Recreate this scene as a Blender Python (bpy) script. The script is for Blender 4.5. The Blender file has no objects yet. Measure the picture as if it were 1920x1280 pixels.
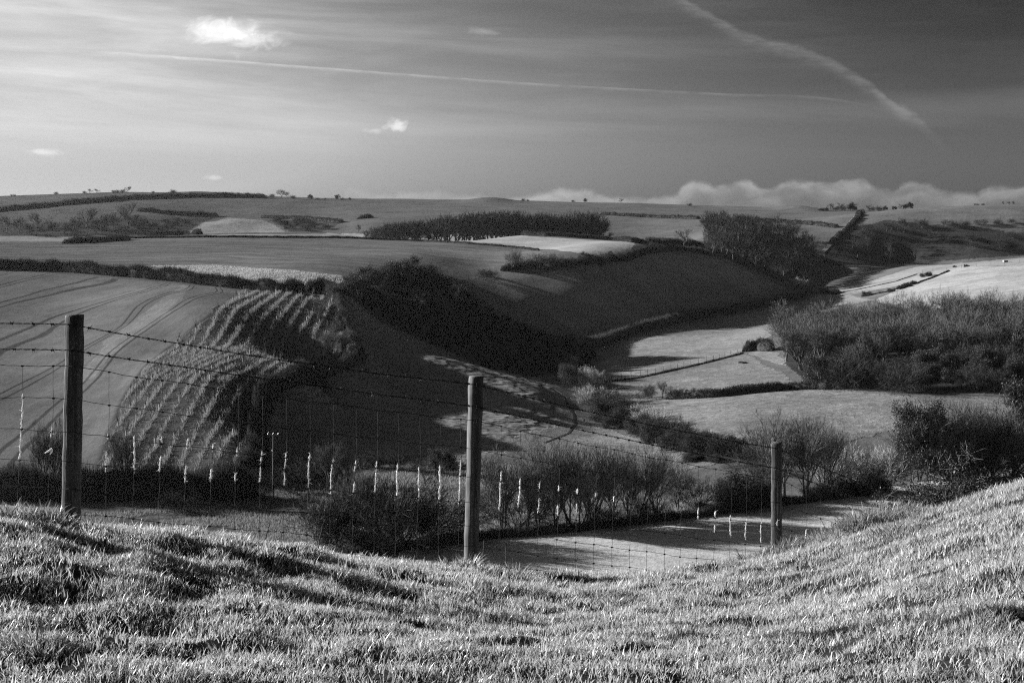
import bpy, math, random
import numpy as np
from mathutils import Vector

random.seed(7)
RNG = np.random.RandomState(7)
C = bpy.context.scene.collection
S = bpy.context.scene

# ------------------------------------------------------------------ camera, sky, sun, exposure
F = 2800.0            # focal length in pixels of the 1920 wide photograph
HZ = 420.0            # row of the true horizon
cam_d = bpy.data.cameras.new('camera')
cam = bpy.data.objects.new('camera', cam_d)
C.objects.link(cam)
cam.location = (0, 0, 0)
cam.rotation_euler = (math.radians(90), 0, 0)
cam_d.sensor_width = 36.0
cam_d.lens = F / 1920.0 * 36.0
cam_d.shift_y = -(640.0 - HZ) / 1920.0
cam_d.clip_start = 0.1
cam_d.clip_end = 20000
cam_d.dof.use_dof = False
S.camera = cam
S.view_settings.view_transform = 'Standard'
S.view_settings.look = 'None'
S.view_settings.gamma = 1.0
S.view_settings.exposure = 1.4
S.cycles.use_denoising = False
S.cycles.filter_width = 1.15
S.cycles.max_bounces = 5
S.cycles.diffuse_bounces = 2
S.cycles.glossy_bounces = 1
S.cycles.transmission_bounces = 2
S.cycles.volume_bounces = 0
S.cycles.transparent_max_bounces = 8

SUN_AZ = math.radians(69)      # to the left of the view direction
SUN_EL = math.radians(17.5)
sun_dir = Vector((-math.sin(SUN_AZ) * math.cos(SUN_EL), math.cos(SUN_AZ) * math.cos(SUN_EL), math.sin(SUN_EL)))
sl = bpy.data.lights.new('sun', 'SUN')
sl.energy = 5.0
sl.angle = math.radians(0.6)
sl.color = (1, 1, 1)
sun = bpy.data.objects.new('sun', sl)
C.objects.link(sun)
sun.rotation_euler = (-sun_dir).to_track_quat('-Z', 'Y').to_euler()

class NT:
    """small helper to write node trees"""
    def __init__(self, tree):
        self.t = tree
        tree.nodes.clear()
    def n(self, kind, **kw):
        nd = self.t.nodes.new(kind)
        for k, v in kw.items():
            setattr(nd, k, v)
        return nd
    def put(self, sock, v):
        if v is None:
            return
        if isinstance(v, bpy.types.NodeSocket):
            self.t.links.new(v, sock)
        else:
            sock.default_value = v
    def m(self, op, a, b=None, c=None, clamp=False):
        nd = self.n('ShaderNodeMath', operation=op)
        nd.use_clamp = clamp
        for i, v in enumerate((a, b, c)):
            self.put(nd.inputs[i], v)
        return nd.outputs[0]
    def ramp(self, v, a, b, lo=0.0, hi=1.0, smooth=True):
        nd = self.n('ShaderNodeMapRange')
        nd.interpolation_type = 'SMOOTHSTEP' if smooth else 'LINEAR'
        self.put(nd.inputs[0], v)
        for i, q in enumerate((a, b, lo, hi)):
            self.put(nd.inputs[i + 1], q)
        return nd.outputs[0]
    def noise(self, vec, scale, detail=3.0, rough=0.5, dist=0.0):
        nd = self.n('ShaderNodeTexNoise')
        self.put(nd.inputs['Vector'], vec)
        nd.inputs['Scale'].default_value = scale
        nd.inputs['Detail'].default_value = detail
        nd.inputs['Roughness'].default_value = rough
        nd.inputs['Distortion'].default_value = dist
        return nd.outputs[0]
    def xyz(self, x, y, z=0.0):
        nd = self.n('ShaderNodeCombineXYZ')
        for i, v in enumerate((x, y, z)):
            self.put(nd.inputs[i], v)
        return nd.outputs[0]
    def gray(self, v):
        nd = self.n('ShaderNodeCombineColor')
        for i in range(3):
            self.put(nd.inputs[i], v)
        return nd.outputs[0]
    def attr(self, name):
        return self.n('ShaderNodeAttribute', attribute_name=name).outputs['Fac']

def make_sky():
    w = bpy.data.worlds.new("World")
    S.world = w
    w.use_nodes = True
    g = NT(w.node_tree)
    sky = g.n('ShaderNodeTexSky', sky_type='NISHITA')
    sky.sun_disc = False
    sky.sun_elevation = SUN_EL
    sky.sun_rotation = -SUN_AZ
    sky.altitude = 100
    sky.dust_density = 1.5
    sep = g.n('ShaderNodeSeparateColor')
    g.put(sep.inputs[0], sky.outputs[0])
    red = sep.outputs[0]            # the photograph was taken as through a red filter
    tc = g.n('ShaderNodeTexCoord').outputs['Generated']
    d = g.n('ShaderNodeSeparateXYZ')
    g.put(d.inputs[0], tc)
    dx, dy, dz = d.outputs
    az = g.m('ARCTAN2', dx, dy)                      # 0 = the valley's axis
    el = g.m('ARCSINE', dz)
    # thin high streaks
    st = g.noise(g.xyz(g.m('MULTIPLY', az, 2.2), g.m('MULTIPLY', g.m('ADD', el, g.m('MULTIPLY', az, 0.05)), 26.0), 3.1), 1.0, 6, 0.58, 0.4)
    st2 = g.noise(g.xyz(g.m('MULTIPLY', az, 9.0), g.m('MULTIPLY', el, 60.0), 7.7), 1.0, 5, 0.6, 0.3)
    amt = g.ramp(el, 0.03, 0.10, 0.0, 1.0)
    hl = g.m('MULTIPLY', g.ramp(st, 0.40, 0.72), amt)
    hl = g.m('ADD', g.m('MULTIPLY', hl, 0.80), g.m('MULTIPLY', g.m('MULTIPLY', g.ramp(st2, 0.4, 0.8), amt), 0.25))
    # contrails: lines across the sky, given as elevation over azimuth
    def trail(pts, width, a0, a1, amp, wob):
        fc = g.n('ShaderNodeFloatCurve')
        cu = fc.mapping.curves[0]
        lo, hi = pts[0][0], pts[-1][0]
        P = [((p - lo) / (hi - lo), e) for p, e in pts]
        cu.points[0].location = P[0]
        cu.points[1].location = P[-1]
        for q in P[1:-1]:
            cu.points.new(*q)
        fc.mapping.update()
        g.put(fc.inputs['Value'], g.ramp(az, lo, hi, 0, 1, False))
        ce = fc.outputs[0]
        nz = g.noise(g.xyz(g.m('MULTIPLY', az, 60.0), g.m('MULTIPLY', el, 60.0), 1.0), 1.0, 4, 0.6)
        dd = g.m('SUBTRACT', el, g.m('ADD', ce, g.m('MULTIPLY', g.m('SUBTRACT', nz, 0.5), wob)))
        up = g.ramp(dd, 0.0, width, 1.0, 0.0)
        dn = g.ramp(dd, -width * 3.2, 0.0, 0.0, 1.0)
        band = g.m('MULTIPLY', up, g.m('POWER', dn, 1.6))
        ends = g.m('MULTIPLY', g.ramp(az, lo, a0), g.ramp(az, a1, hi, 1, 0))
        br = g.ramp(g.noise(g.xyz(g.m('MULTIPLY', az, 38.0), g.m('MULTIPLY', el, 170.0), 5.0), 1.0, 6, 0.68, 0.5), 0.30, 0.68, 0.22, 1.0)
        return g.m('MULTIPLY', g.m('MULTIPLY', g.m('MULTIPLY', band, ends), amp), br)
    A = lambda px: math.atan((px - 960) / F)
    def E(px, row):
        return math.atan((HZ - row) / F * math.cos(A(px)))
    t1 = trail([(A(p), E(p, r)) for p, r in ((150, 94), (400, 112), (700, 135), (1000, 157), (1350, 176), (1600, 192), (1720, 230))], 0.0008, A(300), A(1480), 0.62, 0.0006)
    t2 = trail([(A(p), E(p, r)) for p, r in ((1240, -20), (1310, 18), (1390, 62), (1490, 92), (1570, 124), (1630, 158), (1660, 186), (1735, 235), (1790, 300))], 0.0036, A(1290), A(1670), 1.15, 0.0085)
    # the bank of cumulus over the skyline and a few small clouds
    def blob(px, row, rx, ry, seed, lo=0.35, hi=0.75, amp=1.0, tilt=0.0):
        u = g.m('DIVIDE', g.m('SUBTRACT', az, A(px)), rx / F)
        v = g.m('DIVIDE', g.m('SUBTRACT', el, g.m('ADD', E(px, row), g.m('MULTIPLY', g.m('SUBTRACT', az, A(px)), tilt))), ry / F)
        r = g.m('SQRT', g.m('ADD', g.m('MULTIPLY', u, u), g.m('MULTIPLY', v, v)))
        nz = g.noise(g.xyz(g.m('MULTIPLY', az, 55.0), g.m('MULTIPLY', el, 85.0), seed), 1.0, 7, 0.62, 0.6)
        f = g.m('ADD', g.m('SUBTRACT', 1.0, r), g.m('MULTIPLY', g.m('SUBTRACT', nz, 0.5), 2.6))
        return g.m('MULTIPLY', g.ramp(f, lo, hi + 0.5), amp)
    small = [blob(415, 58, 75, 30, 1.3, 0.05, 0.6, 0.8), blob(480, 78, 70, 30, 2.3, 0.05, 0.6, 0.75), blob(742, 236, 34, 19, 4.0, 0.2, 0.6, 0.7), blob(705, 245, 34, 8, 9.0, 0.2, 0.6, 0.35), blob(80, 286, 46, 9, 6.2, 0.2, 0.6, 0.4), blob(402, 333, 26, 7, 3.2, 0.2, 0.6, 0.3), blob(905, 60, 80, 14, 8.2, 0.3, 0.9, 0.25)]
    # cumulus bank
    top = g.n('ShaderNodeFloatCurve')
    tp = [(560, 392), (640, 372), (662, 340), (700, 356), (780, 350), (860, 354), (960, 362), (1050, 346), (1110, 350), (1200, 362), (1262, 356), (1305, 330), (1350, 342), (1402, 333), (1440, 345), (1480, 331), (1560, 332), (1612, 330), (1660, 348), (1710, 335), (1770, 346), (1810, 356), (1880, 338), (1960, 344)]
    cu = top.mapping.curves[0]
    lo, hi = A(tp[0][0]), A(tp[-1][0])
    P = [((A(p) - lo) / (hi - lo), E(p, r) * 20) for p, r in tp]
    cu.points[0].location = P[0]
    cu.points[1].location = P[-1]
    for q in P[1:-1]:
        cu.points.new(*q)
    top.mapping.update()
    g.put(top.inputs['Value'], g.ramp(az, lo, hi, 0, 1, False))
    nz = g.noise(g.xyz(g.m('MULTIPLY', az, 70.0), g.m('MULTIPLY', el, 90.0), 2.0), 1.0, 7, 0.6, 0.3)
    dt = g.m('SUBTRACT', g.m('ADD', g.m('MULTIPLY', top.outputs[0], 0.05), g.m('MULTIPLY', g.m('SUBTRACT', nz, 0.5), 0.010)), g.m('ADD', el, 0.0016))
    bank = g.ramp(dt, -0.0002, 0.0045)
    fade = g.m('MAXIMUM', g.ramp(dt, 0.002, 0.017, 1.0, 0.30), 0.0)
    bump = g.ramp(g.noise(g.xyz(g.m('MULTIPLY', az, 40.0), g.m('MULTIPLY', el, 70.0), 12.0), 1.0, 5, 0.55, 0.4), 0.3, 0.7, 0.35, 1.0)
    onl = g.ramp(az, A(600), A(1080), 0.25, 1.0)
    bank = g.m('MULTIPLY', g.m('MULTIPLY', bank, g.m('MULTIPLY', fade, bump)), onl)
    SKYK = 0.040
    SKYC = 0.545
    base = g.m('MINIMUM', g.m('MULTIPLY', g.m('POWER', g.m('MULTIPLY', red, SKYK / 0.07), 1.75), 0.07 * SKYC), 0.22)
    # deepest a quarter turn away from the sun, as a polarised clear sky is; less so low over the horizon
    dn_ = g.n('ShaderNodeVectorMath', operation='DOT_PRODUCT')
    g.put(dn_.inputs[0], tc)
    dn_.inputs[1].default_value = sun_dir
    f_ = g.ramp(dn_.outputs['Value'], 0.05, 0.75, 0.20, 1.0)
    f_ = g.m('ADD', g.m('MULTIPLY', f_, g.ramp(el, 0.0, 0.13, 0.70, 1.0)), g.ramp(el, 0.0, 0.15, 0.30, 0.0))
    base = g.m('MULTIPLY', base, f_)
    # cloud brightness: a share of the sunlit white added on the sky's own light
    cl = g.m('ADD', t1, t2)
    base = g.m('MULTIPLY', base, g.m('ADD', 1.0, g.m('MULTIPLY', g.m('ADD', hl, cl), 0.85)))
    add = g.m('MULTIPLY', bank, 0.10)
    for s_ in small:
        add = g.m('ADD', add, g.m('MULTIPLY', s_, 0.2))
    # keep the sky's reach moderate near the sun
    tot = g.m('ADD', base, add)
    bg = g.n('ShaderNodeBackground')
    g.put(bg.inputs[0], g.gray(tot))
    bg.inputs[1].default_value = 1.0
    out = g.n('ShaderNodeOutputWorld')
    g.t.links.new(bg.outputs[0], out.inputs[0])
make_sky()

# ------------------------------------------------------------------ helpers
def tag(o, label=None, cat=None, group=None, kind=None):
    for k, v in (('label', label), ('category', cat), ('group', group), ('kind', kind)):
        if v:
            o[k] = v
    return o

def empty(name, loc, label=None, cat=None, group=None, rz=0.0, sc=1.0):
    o = bpy.data.objects.new(name, None)
    C.objects.link(o)
    o.location = loc
    o.rotation_euler = (0, 0, rz)
    o.scale = (sc, sc, sc) if not isinstance(sc, tuple) else sc
    o.empty_display_size = 0.2
    return tag(o, label, cat, group)

def mesh_from(name, V, faces, mat, smooth=False):
    """faces: (n,k) int array or list of such arrays"""
    V = np.asarray(V, dtype=np.float32).reshape(-1, 3)
    if not isinstance(faces, list):
        faces = [faces]
    faces = [np.asarray(f, dtype=np.int32) for f in faces if len(f)]
    me = bpy.data.meshes.new(name)
    me.vertices.add(len(V))
    me.vertices.foreach_set('co', V.ravel())
    loops = np.concatenate([f.ravel() for f in faces])
    tot = np.concatenate([np.full(len(f), f.shape[1], dtype=np.int32) for f in faces])
    start = np.concatenate([[0], np.cumsum(tot)[:-1]]).astype(np.int32)
    me.loops.add(len(loops))
    me.loops.foreach_set('vertex_index', loops)
    me.polygons.add(len(tot))
    me.polygons.foreach_set('loop_start', start)
    me.polygons.foreach_set('loop_total', tot)
    if smooth:
        me.polygons.foreach_set('use_smooth', np.ones(len(tot), dtype=bool))
    me.materials.append(mat)
    me.update(calc_edges=True)
    return me

def link(name, me, parent=None, loc=None):
    o = bpy.data.objects.new(name, me)
    C.objects.link(o)
    if parent is not None:
        o.parent = parent
    if loc is not None:
        o.location = loc
    return o

def pnoise(x, y, seed=0):
    """2-D gradient noise, about -1..1"""
    rs = np.random.RandomState(seed)
    perm = rs.permutation(256)
    ang = rs.rand(256) * 2 * np.pi
    gx, gy = np.cos(ang), np.sin(ang)
    xi = np.floor(x).astype(np.int64)
    yi = np.floor(y).astype(np.int64)
    xf, yf = x - xi, y - yi
    def gr(ix, iy, fx, fy):
        h = perm[(perm[ix & 255] + iy) & 255]
        return gx[h] * fx + gy[h] * fy
    u = xf * xf * xf * (xf * (xf * 6 - 15) + 10)
    v = yf * yf * yf * (yf * (yf * 6 - 15) + 10)
    a = gr(xi, yi, xf, yf)
    b = gr(xi + 1, yi, xf - 1, yf)
    c = gr(xi, yi + 1, xf, yf - 1)
    d = gr(xi + 1, yi + 1, xf - 1, yf - 1)
    return ((a + u * (b - a)) + v * ((c + u * (d - c)) - (a + u * (b - a)))) * 1.5

def sstep(a, b, x):
    t = np.clip((x - a) / (b - a), 0, 1)
    return t * t * (3 - 2 * t)

# ------------------------------------------------------------------ the land: heights
# survey points: px, row of the photograph and the distance in metres at which that bit of ground lies
FAR = []
def pts(*rows):
    FAR.extend(rows)
for px in range(-900, 2900, 400):
    r = 1.0 if px > 1500 else 0.0
    FAR += [(px, 420 + F * (5.6 - r) / 18, 18), (px, 420 + F * (20 - 2 * r) / 50, 50), (px, 420 + F * 33 / 100, 100), (px, 420 + F * 39.0 / 140, 140)]
for px in range(-900, 3000, 300):
    for d in (170, 190, 212):
        FAR.append((px, 420 + F * 39.4 / d, d))
pts((0, 930, 216), (500, 925, 220), (1000, 881, 242), (1250, 840, 267), (1040, 800, 296), (1080, 760, 330), (1050, 700, 392), (1100, 662, 450),
    (700, 880, 240), (850, 850, 258), (-400, 930, 216), (1600, 850, 262), (1900, 850, 262), (2400, 850, 262),
    # right hand fields
    (1250, 740, 345), (1500, 722, 340), (1700, 785, 285), (1600, 760, 300), (1400, 800, 275), (1200, 690, 400), (1400, 652, 424),
    (1300, 620, 510), (1200, 640, 480), (1450, 590, 590), (1130, 642, 480), (1300, 598, 565), (1480, 563, 670),
    (1550, 727, 333), (1800, 737, 310), (2100, 737, 305), (1550, 655, 400), (1800, 645, 395), (2100, 635, 395), (1600, 600, 470), (1900, 580, 470), (2200, 565, 470),
    (1700, 562, 590), (1900, 522, 620), (2200, 500, 620), (1700, 532, 680), (1600, 543, 720), (1900, 490, 715), (1920, 484, 760), (1700, 498, 800), (1640, 503, 850), (2200, 470, 760),
    (1550, 505, 850), (1700, 484, 905), (1800, 474, 900), (1920, 470, 900), (2200, 465, 900), (1800, 432, 932), (1920, 425, 932), (1700, 440, 932), (2200, 420, 932),
    (1900, 397, 1150), (1700, 400, 1150), (2200, 395, 1150), (1920, 389, 1300), (1750, 394, 1300), (1600, 396, 1250), (2300, 385, 1300),
    (1500, 440, 930), (1350, 436, 850), (1620, 436, 930), (1400, 500, 760), (1500, 541, 745), (1480, 393, 1280), (1500, 412, 1100), (1350, 412, 1000),
    # the spur with the dark field
    (1150, 630, 493), (1300, 590, 578), (1470, 559, 692), (950, 510, 545), (1100, 490, 578), (1210, 468, 640), (1300, 478, 688), (1400, 510, 702), (1480, 543, 712),
    (1150, 560, 538), (1300, 530, 632), (1050, 600, 490), (1020, 540, 528), (1020, 503, 560), (1400, 550, 661), (1250, 560, 582), (1100, 600, 501),
    # hill of the dark wood
    (740, 541, 440), (740, 502, 480), (850, 600, 430), (850, 562, 470), (950, 662, 420), (950, 602, 472), (1050, 682, 430), (980, 562, 502), (1050, 640, 459),
    (800, 641, 400), (700, 590, 400), (645, 548, 395), (900, 682, 400),
    # slope of the left hill down to the valley, right facing
    (700, 645, 362), (760, 700, 338), (850, 742, 320), (950, 762, 308), (1000, 740, 322), (900, 700, 339), (800, 670, 343),
    (600, 712, 315), (520, 760, 270), (560, 820, 262), (700, 800, 280), (860, 812, 276), (960, 800, 288), (500, 860, 246), (620, 760, 296), (780, 755, 306),
    # left hill with tramlines and plantation
    (640, 640, 322), (560, 690, 281), (450, 600, 325), (450, 550, 385), (350, 600, 322), (330, 640, 312), (270, 700, 284), (200, 830, 243), (350, 800, 244), (450, 740, 262), (450, 830, 236), (330, 880, 230),
    (560, 600, 352), (600, 560, 400), (0, 880, 234), (0, 800, 258), (0, 700, 300), (0, 600, 355), (150, 640, 325), (150, 560, 380), (300, 540, 385), (100, 780, 264), (-300, 880, 234), (-300, 700, 300), (-300, 560, 380),
    # plateau fields
    (0, 505, 440), (200, 517, 425), (400, 533, 408), (550, 550, 393), (0, 488, 475), (200, 498, 460), (400, 512, 445), (600, 522, 430), (-300, 490, 475), (-300, 505, 440),
    (0, 452, 620), (200, 446, 680), (400, 441, 760), (-300, 455, 610), (600, 470, 600), (600, 438, 800), (700, 450, 715), (800, 480, 560), (900, 500, 560), (700, 490, 505), (900, 455, 700), (1000, 470, 655), (1150, 452, 750), (1210, 459, 715), (1000, 443, 810), (1150, 446, 800), (300, 470, 560), (100, 470, 560))
for px in range(-700, 1300, 130):
    FAR.append((px, 420 + F * 13.5 / 860, 862 if px < 600 or px > 680 else 880))
for px, r in ((-400, 442), (0, 442), (100, 440), (400, 440), (560, 436), (720, 424), (1000, 424), (1250, 432)):
    FAR.append((px, r, 945))
for px, r in ((-400, 402), (100, 402), (300, 404), (400, 418), (600, 412), (800, 402), (1000, 404), (1200, 412)):
    FAR.append((px, r, 1050))
for px, r in ((-400, 374), (0, 376), (250, 370), (500, 378), (750, 384), (1000, 386), (1250, 394)):
    FAR.append((px, r, 1230))
for px, r in ((-900, 372), (-400, 370), (0, 368), (140, 364), (240, 361), (380, 363), (550, 370), (750, 373), (960, 376), (1200, 381), (1350, 386), (1500, 391), (1680, 396), (1920, 390), (2300, 385), (2800, 385)):
    FAR.append((px, r, 1380 if px < 1400 else 1290))
for px in range(-900, 2900, 300):
    FAR += [(px, 420 + 0.0 * F, 1700), (px, 432, 2600), (px, 440, 4500)]
for px in (-900, 2800):
    FAR += [(px, 420 + F * 38 / 260, 260), (px, 420 + F * 33 / 330, 330), (px, 420 + F * 15 / 500, 500), (px, 420 + F * 12 / 700, 700), (px, 440, 1000)]

class TPS:
    def __init__(self, X, v, lam=0.0):
        self.X = X
        n = len(X)
        K = self.k(X, X) + lam * np.eye(n)
        Pm = np.hstack([np.ones((n, 1)), X])
        M = np.zeros((n + 3, n + 3))
        M[:n, :n] = K
        M[:n, n:] = Pm
        M[n:, :n] = Pm.T
        self.w = np.linalg.solve(M, np.concatenate([v, np.zeros(3)]))
    def k(self, A, B):
        r2 = ((A[:, None, :] - B[None, :, :]) ** 2).sum(2)
        return 0.5 * r2 * np.log(r2 + 1e-12)
    def __call__(self, Q):
        out = np.empty(len(Q))
        for i in range(0, len(Q), 20000):
            q = Q[i:i + 20000]
            out[i:i + 20000] = self.k(q, self.X) @ self.w[:-3] + self.w[-3] + q @ self.w[-2:]
        return out

FA = np.array(FAR, dtype=float)
far_tps = TPS(np.stack([(FA[:, 0] - 960) / 900.0, np.log(FA[:, 2]) * 1.6], 1), (FA[:, 1] - HZ), 0.0006)
# near ground: x, y, z from px, row, distance
NEAR = [(-200, 965, 6.5), (0, 985, 6.6), (150, 998, 6.8), (350, 1008, 7.0), (500, 1024, 7.2), (600, 1045, 7.4), (700, 1062, 7.6), (880, 1078, 7.8), (1050, 1085, 8.0), (1200, 1086, 8.3),
        (1350, 1066, 8.7), (1430, 1056, 8.9), (1500, 1036, 9.1), (1580, 1002, 9.2), (1640, 985, 9.1), (1700, 984, 8.9), (1760, 970, 8.8), (1850, 925, 8.6), (1920, 908, 8.5), (2150, 850, 8.5),
        (-200, 1280, 4.55), (0, 1280, 4.6), (480, 1280, 4.7), (960, 1280, 4.8), (1440, 1280, 4.6), (1920, 1280, 4.35), (2300, 1280, 4.3), (0, 1110, 5.55), (480, 1140, 5.75), (960, 1180, 6.0), (1440, 1160, 6.2), (1800, 1090, 5.9), (2200, 1000, 6.0),
        (1150, 1120, 7.2), (700, 1110, 6.7)]
NP = [((p - 960) / F * d, d, -(r - HZ) / F * d) for p, r, d in NEAR]
# the ground drops away behind the brow
for i in range(20):
    p, r, d = NEAR[i]
    z = -(r - HZ) / F * d
    NP.append(((p - 960) / F * (d + 1.1), d + 1.1, z - 0.26))
    NP.append(((p - 960) / F * 12, 12.0, z - 0.26 - 0.36 * (12 - d - 1.1)))
NP += [(-12, 7, -0.9), (-12, 2, -1.1), (12, 7, -0.8), (12, 2, -1.0), (0, 2, -1.45), (0, 0, -1.45), (-5, 0, -1.3), (5, 0, -1.3), (-5, 2, -1.32), (5, 2, -1.35), (-14, 12, -2.6), (14, 12, -2.4)]
NPa = np.array(NP)
near_tps = TPS(NPa[:, :2] / 6.0, NPa[:, 2], 0.0002)

def micro(x, y):
    """hummocks of the rough pasture close to the camera"""
    h = 0.036 * pnoise(x * 1.15 + 3.1, y * 1.5 + 0.7, 11)
    h += 0.035 * np.maximum(pnoise(x * 2.3, y * 3.0, 12), 0) ** 1.0
    h += 0.026 * pnoise(x * 4.4, y * 4.8, 13) + 0.010 * pnoise(x * 9.5, y * 9.5, 14)
    return h

Y0 = 8.0
NT_ = 1500
tt = np.linspace(-0.72, 0.72, NT_)
def seg(a, b, n):
    return np.exp(np.linspace(math.log(a), math.log(b), n, endpoint=False))
yy = np.concatenate([seg(1.0 + Y0, 14 + Y0, 150) - Y0, seg(14, 150, 60), seg(150, 1000, 780), seg(1000, 1450, 110), np.exp(np.linspace(math.log(1450), math.log(4200), 30))])
NR_ = len(yy)
LY = np.log(yy)

def height(x, y):
    x = np.asarray(x, dtype=float)
    y = np.asarray(y, dtype=float)
    sh = x.shape
    x = x.ravel(); y = y.ravel()
    z = np.zeros(len(x))
    w = sstep(10.5, 16.0, y)
    n_ = w < 1
    f_ = w > 0
    zn = np.zeros(len(x)); zf = np.zeros(len(x))
    if n_.any():
        zn[n_] = near_tps(np.stack([x[n_], y[n_]], 1) / 6.0)
        zn[n_] += micro(x[n_], y[n_]) * (1 - w[n_])
    if f_.any():
        yf = np.maximum(y[f_], 9)
        zf[f_] = -far_tps(np.stack([x[f_] / yf * F / 900.0, np.log(yf) * 1.6], 1)) / F * yf
    return (zn * (1 - w) + zf * w).reshape(sh)

# coarse evaluation, then cubic resampling to the fine grid
def coarse_fine():
    nt, nr = 300, 400
    tc = np.linspace(-0.74, 0.74, nt)
    rc = np.linspace(math.log(0.7 + Y0), math.log(4400 + Y0), nr)
    yc = np.exp(rc) - Y0
    T, Yc = np.meshgrid(tc, yc)
    yf = np.maximum(Yc, 9)
    X = T * (Yc + Y0)
    G = -far_tps(np.stack([(X / yf * F / 900.0).ravel(), (np.log(yf) * 1.6).ravel()], 1)).reshape(X.shape)
    def cub(M, pos, axis):
        i = np.clip(np.floor(pos).astype(int), 1, M.shape[axis] - 3)
        f = pos - i
        g = lambda k: np.take(M, i + k, axis=axis)
        sh = [1, 1]; sh[axis] = -1
        f = f.reshape(sh)
        a, b, c, d = g(-1), g(0), g(1), g(2)
        return b + 0.5 * f * (c - a + f * (2 * a - 5 * b + 4 * c - d + f * (3 * (b - c) + d - a)))
    pr = (np.log(yy + Y0) - rc[0]) / (rc[1] - rc[0])
    pt = (tt - tc[0]) / (tc[1] - tc[0])
    return cub(cub(G, pr, 0), pt, 1)
T2, Y2 = np.meshgrid(tt, yy)
X2 = T2 * (Y2 + Y0)
slope = coarse_fine()
Z2 = slope / F * np.maximum(Y2, 9)
k = int(np.searchsorted(yy, 16.5))
Z2[:k] = height(X2[:k], Y2[:k])
big = sstep(60, 200, Y2)
Z2 += big * (0.30 * pnoise(X2 / 38, Y2 / 38, 21) + 0.12 * pnoise(X2 / 11, Y2 / 11, 22))

def zat(x, y):
    """height of the ground sheet at x, y (bilinear on the sheet's own grid)"""
    x = np.asarray(x, dtype=float); y = np.asarray(y, dtype=float)
    fr = np.interp(np.log(y), LY, np.arange(NR_))
    ft = (x / (y + Y0) + 0.72) / 1.44 * (NT_ - 1)
    fr = np.clip(fr, 0, NR_ - 1.001); ft = np.clip(ft, 0, NT_ - 1.001)
    i = fr.astype(int); j = ft.astype(int)
    a = fr - i; b = ft - j
    return (Z2[i, j] * (1 - a) * (1 - b) + Z2[i + 1, j] * a * (1 - b) + Z2[i, j + 1] * (1 - a) * b + Z2[i + 1, j + 1] * a * b)

ys_ = np.exp(np.linspace(math.log(3.0), math.log(2500), 6000))
def P(px, row, dmin=14.0, dmax=2400.0):
    """the point of the ground that the photograph shows at px, row, beyond dmin"""
    sel = ys_[(ys_ >= dmin) & (ys_ <= dmax)]
    x = (px - 960) / F * sel
    z = zat(x, sel)
    r = HZ - z / sel * F
    hit = np.nonzero(r <= row)[0]
    i = hit[0] if len(hit) else int(np.argmin(r))
    if i > 0 and len(hit):
        f = (r[i - 1] - row) / max(r[i - 1] - r[i], 1e-6)
        d = sel[i - 1] + (sel[i] - sel[i - 1]) * min(max(f, 0), 1)
    else:
        d = sel[i]
    x = (px - 960) / F * d
    return np.array([x, d, float(zat(x, d))])

def dens(poly, step):
    out = []
    for (a, b), (c, d) in zip(poly[:-1], poly[1:]):
        n = max(1, int(math.hypot(c - a, d - b) / step))
        for i in range(n):
            out.append((a + (c - a) * i / n, b + (d - b) * i / n))
    out.append(poly[-1])
    return out

def wline(poly, step=25, dmin=100, dmax=2400):
    return np.array([P(p, r, dmin, dmax) for p, r in dens(poly, step)])

def inside(poly, x, y):
    if x.shape == X2.shape:      # field margins wander a little
        x, y = x + 1.1 * WARP[0], y + 1.1 * WARP[1]
    n = len(poly)
    r = np.zeros(x.shape, dtype=bool)
    bb = (x >= poly[:, 0].min()) & (x <= poly[:, 0].max()) & (y >= poly[:, 1].min()) & (y <= poly[:, 1].max())
    xs, ys = x[bb], y[bb]
    rr = np.zeros(xs.shape, dtype=bool)
    for i in range(n):
        x0, y0 = poly[i][:2]
        x1, y1 = poly[(i + 1) % n][:2]
        if y0 == y1:
            continue
        c = ((y0 > ys) != (y1 > ys)) & (xs < (x1 - x0) * (ys - y0) / (y1 - y0) + x0)
        rr ^= c
    r[bb] = rr
    return r

WARP = (pnoise(X2 / 7.0, Y2 / 7.0, 91) + 0.5 * pnoise(X2 / 2.6, Y2 / 2.6, 92), pnoise(X2 / 7.0, Y2 / 7.0, 93) + 0.5 * pnoise(X2 / 2.6, Y2 / 2.6, 94))
def sdist(line, x, y):
    """distance to a polyline and the signed side"""
    best = np.full(x.shape, 1e9)
    sg = np.ones(x.shape)
    for (x0, y0), (x1, y1) in zip(line[:-1, :2], line[1:, :2]):
        dx, dy = x1 - x0, y1 - y0
        L = dx * dx + dy * dy + 1e-9
        u = np.clip(((x - x0) * dx + (y - y0) * dy) / L, 0, 1)
        ex, ey = x - x0 - u * dx, y - y0 - u * dy
        d = np.hypot(ex, ey)
        m = d < best
        best[m] = d[m]
        sg[m] = np.sign(dx * (y[m] - y0) - dy * (x[m] - x0))
    return best * sg

# a rounded knoll under the far left hill
q = P(450, 424, 880)
Z2 += 4.0 * np.exp(-(((X2 - q[0]) / 24) ** 2 + ((Y2 - q[1]) / 35) ** 2))
# barrows on the skyline
for px, row, rr, hh in ((920, 376, 24, 3.4), (1490, 391, 22, 3.0), (375, 363, 30, 2.2)):
    q = P(px, row + 1.0, 1000)
    Z2 += hh * np.exp(-(((X2 - q[0]) / rr) ** 2 + ((Y2 - q[1]) / 40) ** 2) * 1.4)

# ------------------------------------------------------------------ the land: fields
tone = 0.15 + 0 * X2
sc = 0 * X2
sa = 0 * X2          # drill stripes
tr = 0 * X2          # tramlines
rg = 0.5 + 0 * X2    # coarse roughness
te = 0 * X2          # terracettes

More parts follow.
